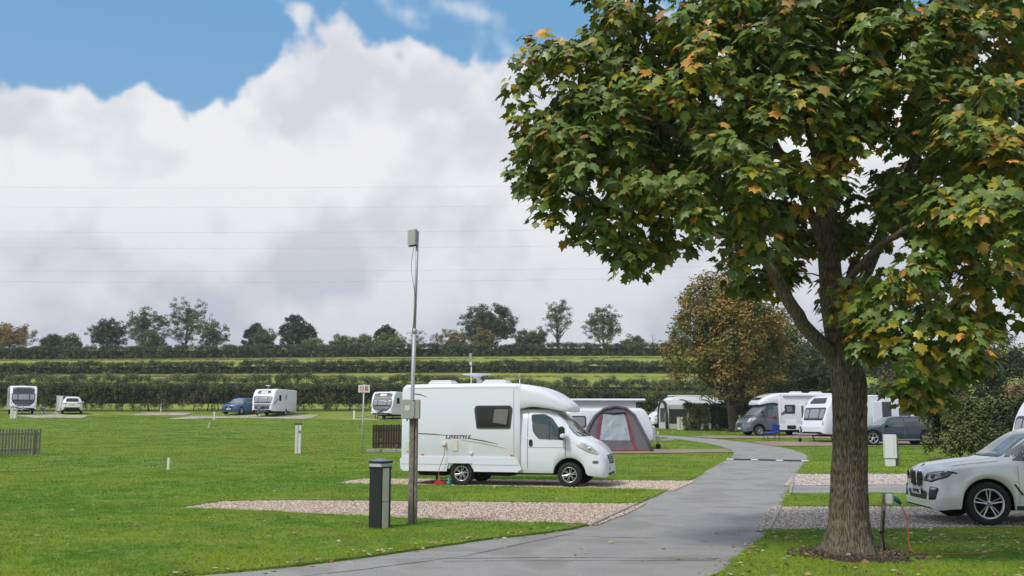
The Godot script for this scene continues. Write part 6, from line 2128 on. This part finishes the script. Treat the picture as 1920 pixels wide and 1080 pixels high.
	for x in [-0.72, 0.1, 0.85]:
		part(t, "base_block", B.new().box(Vector3(x * 0.9 + 0.05, 0.07, 0.0), Vector3(0.66, 0.16, 0.2), 0.012), M.concrete)
	for q in [[-0.28, 0.3], [-0.28, 0.55], [0.28, 0.3], [0.45, 0.3]]:
		part(t, "pale_knot", B.new().box(Vector3(q[0], q[1], 0.014), Vector3(0.045, 0.12, 0.006), 0.002), M.wood_grey)

	# grey paling fence at the left edge
	t = thing("paling_fence", "weathered grey paling fence at the left edge of the lawn", "fence", on(-22.15, -41.85), 66.0)
	var len := 6.0
	for k in 39:
		var x := -len / 2 + len * k / 38.0
		part(t, "paling", B.new().box(Vector3(x, 0.66 + rnd(-0.01, 0.01), 0.03 + rnd(0.0, 0.012)), Vector3(0.095 + rnd(-0.01, 0.008), 1.10 + rnd(-0.02, 0.02), 0.02), 0.004, Basis(Vector3(0, 0, 1), rnd(-0.012, 0.012))), M.wood_grey)
	for y in [0.3, 0.98]:
		part(t, "rail", B.new().box(Vector3(0, y, -0.01), Vector3(len, 0.08, 0.04), 0.004), M.wood_grey)
	for x in [-len / 2 + 0.2, 0.0, len / 2 - 0.2]:
		part(t, "fence_post", B.new().box(Vector3(x, 0.52, -0.07), Vector3(0.09, 1.2, 0.09), 0.006), M.wood_grey)
	part(self, "water_butt", B.new().smooth().lathe([Vector2(0, 0), Vector2(0.24, 0.0), Vector2(0.28, 0.3), Vector2(0.28, 0.9), Vector2(0.25, 0.95), Vector2(0.25, 1.0), Vector2(0.12, 1.08), Vector2(0, 1.1)], on(-22.9, -43.2) + Vector3(0, 0.15, 0), Vector3.UP, 20), M.teal)
	tag(get_node("water_butt"), "dark teal bin standing behind the grey paling fence", "bin")

	# white hook-up bollard on the lawn with its orange lead
	hookup_bollard("white hook-up bollard with dark cap on the lawn, orange lead hanging", on(-9.6, -45.2), 1.30, 0.30)
	cable("orange_lead", "orange lead running from the white lawn bollard to the grass", [on(-9.45, -45.0) + Vector3(0.05, 0.65, 0), on(-9.4, -45.0) + Vector3(0.1, 0.6, 0), on(-9.2, -44.9) + Vector3(0.15, 0.3, 0), on(-8.95, -44.8) + Vector3(0.15, 0.08, 0), on(-8.6, -44.7) + Vector3(0.1, 0.02, 0)], 0.018)
	hookup_bollard("pair of white service posts in front of the far left caravan", on(-41.4, -83.4), 0.95, 0.5)
	hookup_bollard("white and dark hook-up bollard in front of the inflatable awning", on(12.9, -77.2), 1.05, 0.42)
	# short white pegs in the lawn
	for q in [[-11.9, -35.0, 0.42, 0.075, 0.0, "short white marker post standing alone on the left lawn"], [-21.75, -71.9, 0.42, 0.06, 0.28, "leaning white peg on the far lawn"], [-26.0, -87.7, 0.75, 0.12, 0.0, "small grey white bollard left of the blue car"], [-36.4, -104.0, 0.85, 0.10, 0.0, "white topped post at the foot of the clipped hedge"], [-15.1, -96.0, 0.85, 0.14, 0.0, "white tap post left of the caravan behind the motorhome"]]:
		t = thing("marker_post", q[5], "post", on(q[0], q[1]), 0.0)
		part(t, "stake", B.new().box(Vector3(q[2] * q[4] * 0.5, q[2] / 2.0 - 0.03, 0), Vector3(q[3], q[2], q[3]), 0.008, Basis(Vector3(0, 0, 1), -q[4])), M.plastic_white)
		part(t, "top", B.new().box(Vector3(q[2] * q[4] * 0.98, q[2] - 0.02, 0), Vector3(q[3] * 1.08, 0.03, q[3] * 1.08), 0.006, Basis(Vector3(0, 0, 1), -q[4])), M.plastic_white if q[2] < 0.5 else M.lamp_dark)
	# white service cabinet right of the trunk
	t = thing("service_cabinet", "white metal service cabinet on a timber post near the shrub hedge", "cabinet", on(13.95, -37.2), -8.0)
	part(t, "cabinet_body", B.new().box(Vector3(0, 0.72, 0), Vector3(0.42, 0.86, 0.3), 0.012), M.plastic_white)
	part(t, "foot", B.new().box(Vector3(-0.02, 0.14, 0), Vector3(0.34, 0.32, 0.22), 0.008), M.plastic_white)
	part(t, "door_line", B.new().box(Vector3(0.12, 0.72, 0.151), Vector3(0.008, 0.8, 0.004)), M.seam_grey)
	part(t, "back_post", B.new().box(Vector3(0.26, 0.5, -0.1), Vector3(0.1, 1.1, 0.1), 0.008), M.wood_grey)
	# leaning hook-up post by the tree with its orange lead
	t = thing("hookup_post", "slim grey hook-up post with socket box leaning beside the big trunk", "post", Vector3(4.90, 0, -13.6), -10.0)
	part(t, "stake", B.new().bar(Vector3(0, -0.05, 0), Vector3(0.095, 0.78, 0), 0.055, 0.05, Vector3(0, 0, 1), 0.006), M.wood_grey)
	var so := part(t, "socket_box", B.new().box(Vector3(0.135, 0.70, 0.02), Vector3(0.085, 0.13, 0.09), 0.01), M.plastic_white)
	part(so, "socket_lid", B.new().box(Vector3(0.185, 0.715, 0.02), Vector3(0.025, 0.10, 0.075), 0.006), M.grey_plastic)
	part(t, "plug", B.new().smooth().tube([Vector3(0.19, 0.72, 0.02), Vector3(0.25, 0.685, 0.02), Vector3(0.29, 0.64, 0.02)], [0.03, 0.032, 0.02], 12), mat(lin(0.02, 0.10, 0.12), 0.5))
	var bp := [Vector3(0.07, 0.55, 0.04), Vector3(0.05, 0.42, 0.05), Vector3(0.035, 0.2, 0.05), Vector3(0.05, 0.05, 0.05), Vector3(0.06, 0.0, 0.05)]
	part(t, "supply_cable", B.new().smooth().tube(bp, [0.012, 0.012, 0.012, 0.012, 0.012], 8), M.black)
	part(t, "cable_tie", B.new().bar(Vector3(-0.01, 0.27, 0.03), Vector3(0.07, 0.28, 0.03), 0.05, 0.014, Vector3(0, 1, 0)), M.black)
	cable("orange_lead", "orange lead drooping from the post by the trunk to the grass", [Vector3(5.18, 0.63, -13.53), Vector3(5.23, 0.5, -13.52), Vector3(5.245, 0.35, -13.5), Vector3(5.235, 0.18, -13.48), Vector3(5.24, 0.09, -13.45), Vector3(5.27, 0.03, -13.42), Vector3(5.34, 0.012, -13.40), Vector3(5.6, 0.01, -13.38), Vector3(5.9, 0.012, -13.36), Vector3(6.2, 0.01, -13.45), Vector3(6.7, 0.0, -13.9)], 0.009)
	# rubber speed bump with white blocks across the drive
	t = thing("speed_bump", "dark rubber speed bump with white blocks across the drive", "speed bump", on(9.95, -40.4) + Vector3(0, 0.015, 0))
	var a := on(8.72, -40.85) - t.position + Vector3(0, 0.015, 0)
	var c := on(11.6, -39.7) - t.position + Vector3(0, 0.015, 0)
	part(t, "bump", B.new().bar(a, c, 0.12, 0.035, Vector3(0, 0, 1), 0.014), M.seam)
	for k in 4:
		part(t, "white_block", B.new().box(a.lerp(c, 0.03 + 0.313 * k) + Vector3(0, 0.025, 0.04), Vector3(0.26, 0.05, 0.22), 0.02), M.plastic_white)
	# two thin masts behind the motorhome
	for q in [[-2.45, -60.0, 5.0, "thin pole with small white box antenna behind the motorhome roof, taller of two"], [0.48, -62.0, 3.9, "thin short pole behind the motorhome cab, lower of two"]]:
		t = thing("wifi_pole", q[3], "pole", on(q[0], q[1]), 0.0, "thin poles behind the motorhome")
		part(t, "pole", B.new().smooth().tube([Vector3(0, -0.1, 0), Vector3(0, q[2], 0)], [0.035, 0.03], 8), M.plastic_white)
		part(t, "antenna_box", B.new().box(Vector3(-0.04, float(q[2]) - 0.12, 0.05), Vector3(0.15, 0.4 if q[2] > 4.5 else 0.2, 0.12), 0.02), M.grey_plastic)
		if q[2] > 4.5:
			part(t, "lower_box", B.new().box(Vector3(-0.03, float(q[2]) - 0.55, 0.05), Vector3(0.14, 0.18, 0.12), 0.02), M.plastic_white)
	# bits and pieces by the far left pitch
	t = thing("water_carrier", "grey water barrel lying left of the far left caravan", "barrel", on(-46.6, -90.5), 20.0)
	part(t, "barrel", B.new().smooth().lathe([Vector2(0, -0.35), Vector2(0.2, -0.35), Vector2(0.24, -0.28), Vector2(0.24, 0.28), Vector2(0.2, 0.35), Vector2(0, 0.35)], Vector3(0, 0.25, 0), Vector3(1, 0, 0), 18), M.grey_cover)
	part(t, "handle", B.new().smooth().tube([Vector3(-0.3, 0.25, 0.26), Vector3(-0.2, 0.75, 0.3), Vector3(0.2, 0.75, 0.3), Vector3(0.3, 0.25, 0.26)], [0.02, 0.02, 0.02, 0.02], 6), M.galv)
	t = thing("barbecue", "small grey barbecue on the hardstanding beside the white car", "barbecue", on(-44.2, -94.5), 0.0)
	part(t, "bowl", B.new().smooth().lathe([Vector2(0, 0.42), Vector2(0.18, 0.45), Vector2(0.28, 0.6), Vector2(0.2, 0.72), Vector2(0, 0.78)], Vector3.ZERO, Vector3.UP, 16), M.lamp_dark)
	for g in [0.5, 2.6, 4.7]:
		part(t, "leg", B.new().bar(Vector3(cos(g) * 0.12, 0.5, sin(g) * 0.12), Vector3(cos(g) * 0.24, 0.0, sin(g) * 0.24), 0.03, 0.03), M.lamp_dark)
	t = thing("washing_line", "white towel hanging on a stand left of the white car", "stand", on(-44.7, -99.3), 20.0)
	part(t, "stand", B.new().bar(Vector3(-0.4, 0, 0), Vector3(-0.4, 1.75, 0), 0.04, 0.04).bar(Vector3(-0.45, 1.7, 0), Vector3(0.75, 1.65, 0), 0.035, 0.035).bar(Vector3(0.7, 0, 0), Vector3(0.7, 1.66, 0), 0.04, 0.04), M.plastic_white)
	var tw := B.new().smooth()
	for i in 6:
		for j in 6:
			var p := func(u: int, v: int) -> Vector3: return Vector3(-0.35 + 0.09 * u, 1.68 - 0.24 * v, 0.03 + 0.03 * sin(u * 1.6 + v * 0.5))
			tw.quad(p.call(i, j + 1), p.call(i + 1, j + 1), p.call(i + 1, j), p.call(i, j))
	part(t, "towel", tw, M.plastic_white)
	# power lines far beyond the hill
	for k in 6:
		var q: Array = [[345, 0.0], [373, 1.0], [430, 0.2], [455, 0.9], [503, 0.5], [522, 0.8]][k]
		var y := 1.75 + (787.0 - float(q[0])) / 1867.0 * 300.0
		var b := B.new().smooth()
		var p := []
		var r := []
		for i in 25:
			var f := i / 24.0
			var x := lerpf(-160.0, 90.0, f)
			p.append(Vector3(x, y + 0.9 * pow((f - 0.45) * 2.0, 2.0) + (f - 0.5) * 1.5, -300.0 - float(q[1]) * 8.0))
			r.append(0.015)
		b.tube(p, r, 4, false)
		var o := part(self, "power_line", b, M.grey_cable)
		tag(o, ["topmost overhead power line across the clouds", "second overhead power line from the top", "third overhead power line from the top", "fourth overhead power line from the top", "fifth overhead power line, second from the bottom", "lowest overhead power line above the trees"][k], "power line", "overhead power lines")


func hookup_bollard(label: String, at: Vector3, tall: float, wide: float) -> void:
	var t := thing("hookup_bollard", label, "bollard", at, 8.0, "white hook-up bollards")
	part(t, "post", B.new().box(Vector3(-wide * 0.23, tall / 2.0, 0), Vector3(wide * 0.42, tall, wide * 0.8), 0.01), M.cream)
	part(t, "post", B.new().box(Vector3(wide * 0.24, tall / 2.0, 0), Vector3(wide * 0.38, tall, wide * 0.8), 0.01), M.plastic_white)
	part(t, "joint", B.new().box(Vector3(0.01, tall / 2.0, -0.01), Vector3(wide * 0.2, tall * 0.98, wide * 0.7)), M.lamp_dark)
	part(t, "cap", B.new().box(Vector3(0, tall + 0.02, 0), Vector3(wide * 1.15, 0.05, wide * 0.95), 0.012), M.charcoal)
	part(t, "socket", B.new().box(Vector3(wide * 0.24, tall * 0.75, wide * 0.41), Vector3(wide * 0.26, 0.12, 0.05), 0.01), M.lamp_dark)


func cable(called: String, label: String, pts: Array, r: float) -> void:
	var p := []
	var rr := []
	for i in pts.size() - 1:
		for k in 5:
			p.append((pts[i] as Vector3).cubic_interpolate(pts[i + 1], pts[maxi(i - 1, 0)], pts[mini(i + 2, pts.size() - 1)], k / 5.0))
			rr.append(r)
	p.append(pts[-1])
	rr.append(r)
	var o := part(self, called, B.new().smooth().tube(p, rr, 8), M.orange_cable)
	tag(o, label, "cable", "orange hook-up leads")


func make_litter() -> void:
	# fallen leaves, mostly under the maple and along the road edges
	var leaf := maple_leaf()
	var where := []
	var cols := []
	for k in 1200:
		var p: Vector2
		if k < 620:
			var g := rnd(0, TAU)
			p = Vector2(5.0 + cos(g) * 4.5 * sqrt(rng.randf()), -13.2 + sin(g) * 4.0 * sqrt(rng.randf()))
		elif k < 980:
			var i := rng.randi() % 60 + 12
			var e: Vector2 = road_left[i] if k % 3 else road_right[i]
			p = e + Vector2(rnd(-0.25, 0.25), rnd(-0.25, 0.25))
		else:
			p = Vector2(rnd(-9, 12), rnd(-12, -28))
		if p.y > -9.0 or p.y < -33.0:
			continue
		var y := -0.02
		for l in lawns:
			if Geometry2D.is_point_in_polygon(p, l):
				y = 0.028
		if y < 0.0 and rng.randf() < (0.88 if k < 620 else 0.6):
			continue
		var s := rnd(0.04, 0.10)
		where.append(Transform3D(Basis.from_euler(Vector3(-PI / 2 + rnd(-0.5, 0.5), rnd(0, TAU), rnd(-0.5, 0.5))).scaled(Vector3.ONE * s), Vector3(p.x, y, p.y)))
		cols.append([Color(0.42, 0.30, 0.10), Color(0.50, 0.42, 0.16), Color(0.30, 0.13, 0.05), Color(0.36, 0.20, 0.07), Color(0.55, 0.48, 0.28)][rng.randi() % 5])
	tag(swarm(self, "fallen_leaves", leaf, M.leaf, where, cols), "fallen yellow and brown leaves on the grass and road edges", "leaves")
	# a pale stone and a few clods at the foot of the tree
	var st := mpart(self, "stone", pebble(), M.concrete)
	st.transform = Transform3D(Basis().scaled(Vector3(0.035, 0.025, 0.03)), Vector3(4.28, 0.05, -12.98))
	tag(st, "small pale stone at the foot of the big trunk", "stone")
	var clods := []
	var ccols := []
	var mesh := pebble()
	for k in 500:
		var g := rnd(0, TAU)
		var r := rnd(0.2, 1.0)
		clods.append(Transform3D(Basis.from_euler(Vector3(rnd(0, 6), rnd(0, 6), rnd(0, 6))).scaled(Vector3.ONE * rnd(0.008, 0.03)), Vector3(4.5 + cos(g) * r * 0.9, 0.05 * (1.0 - r) + 0.012, -13.4 + sin(g) * r * 0.75)))
		ccols.append(tint(Color(0.06, 0.04, 0.027), Color(0.17, 0.11, 0.07), rng.randf(), 0.3))
	tag(swarm(self, "soil_clods", mesh, M.stone, clods, ccols), "loose earth and bark crumbs round the foot of the big trunk", "soil")
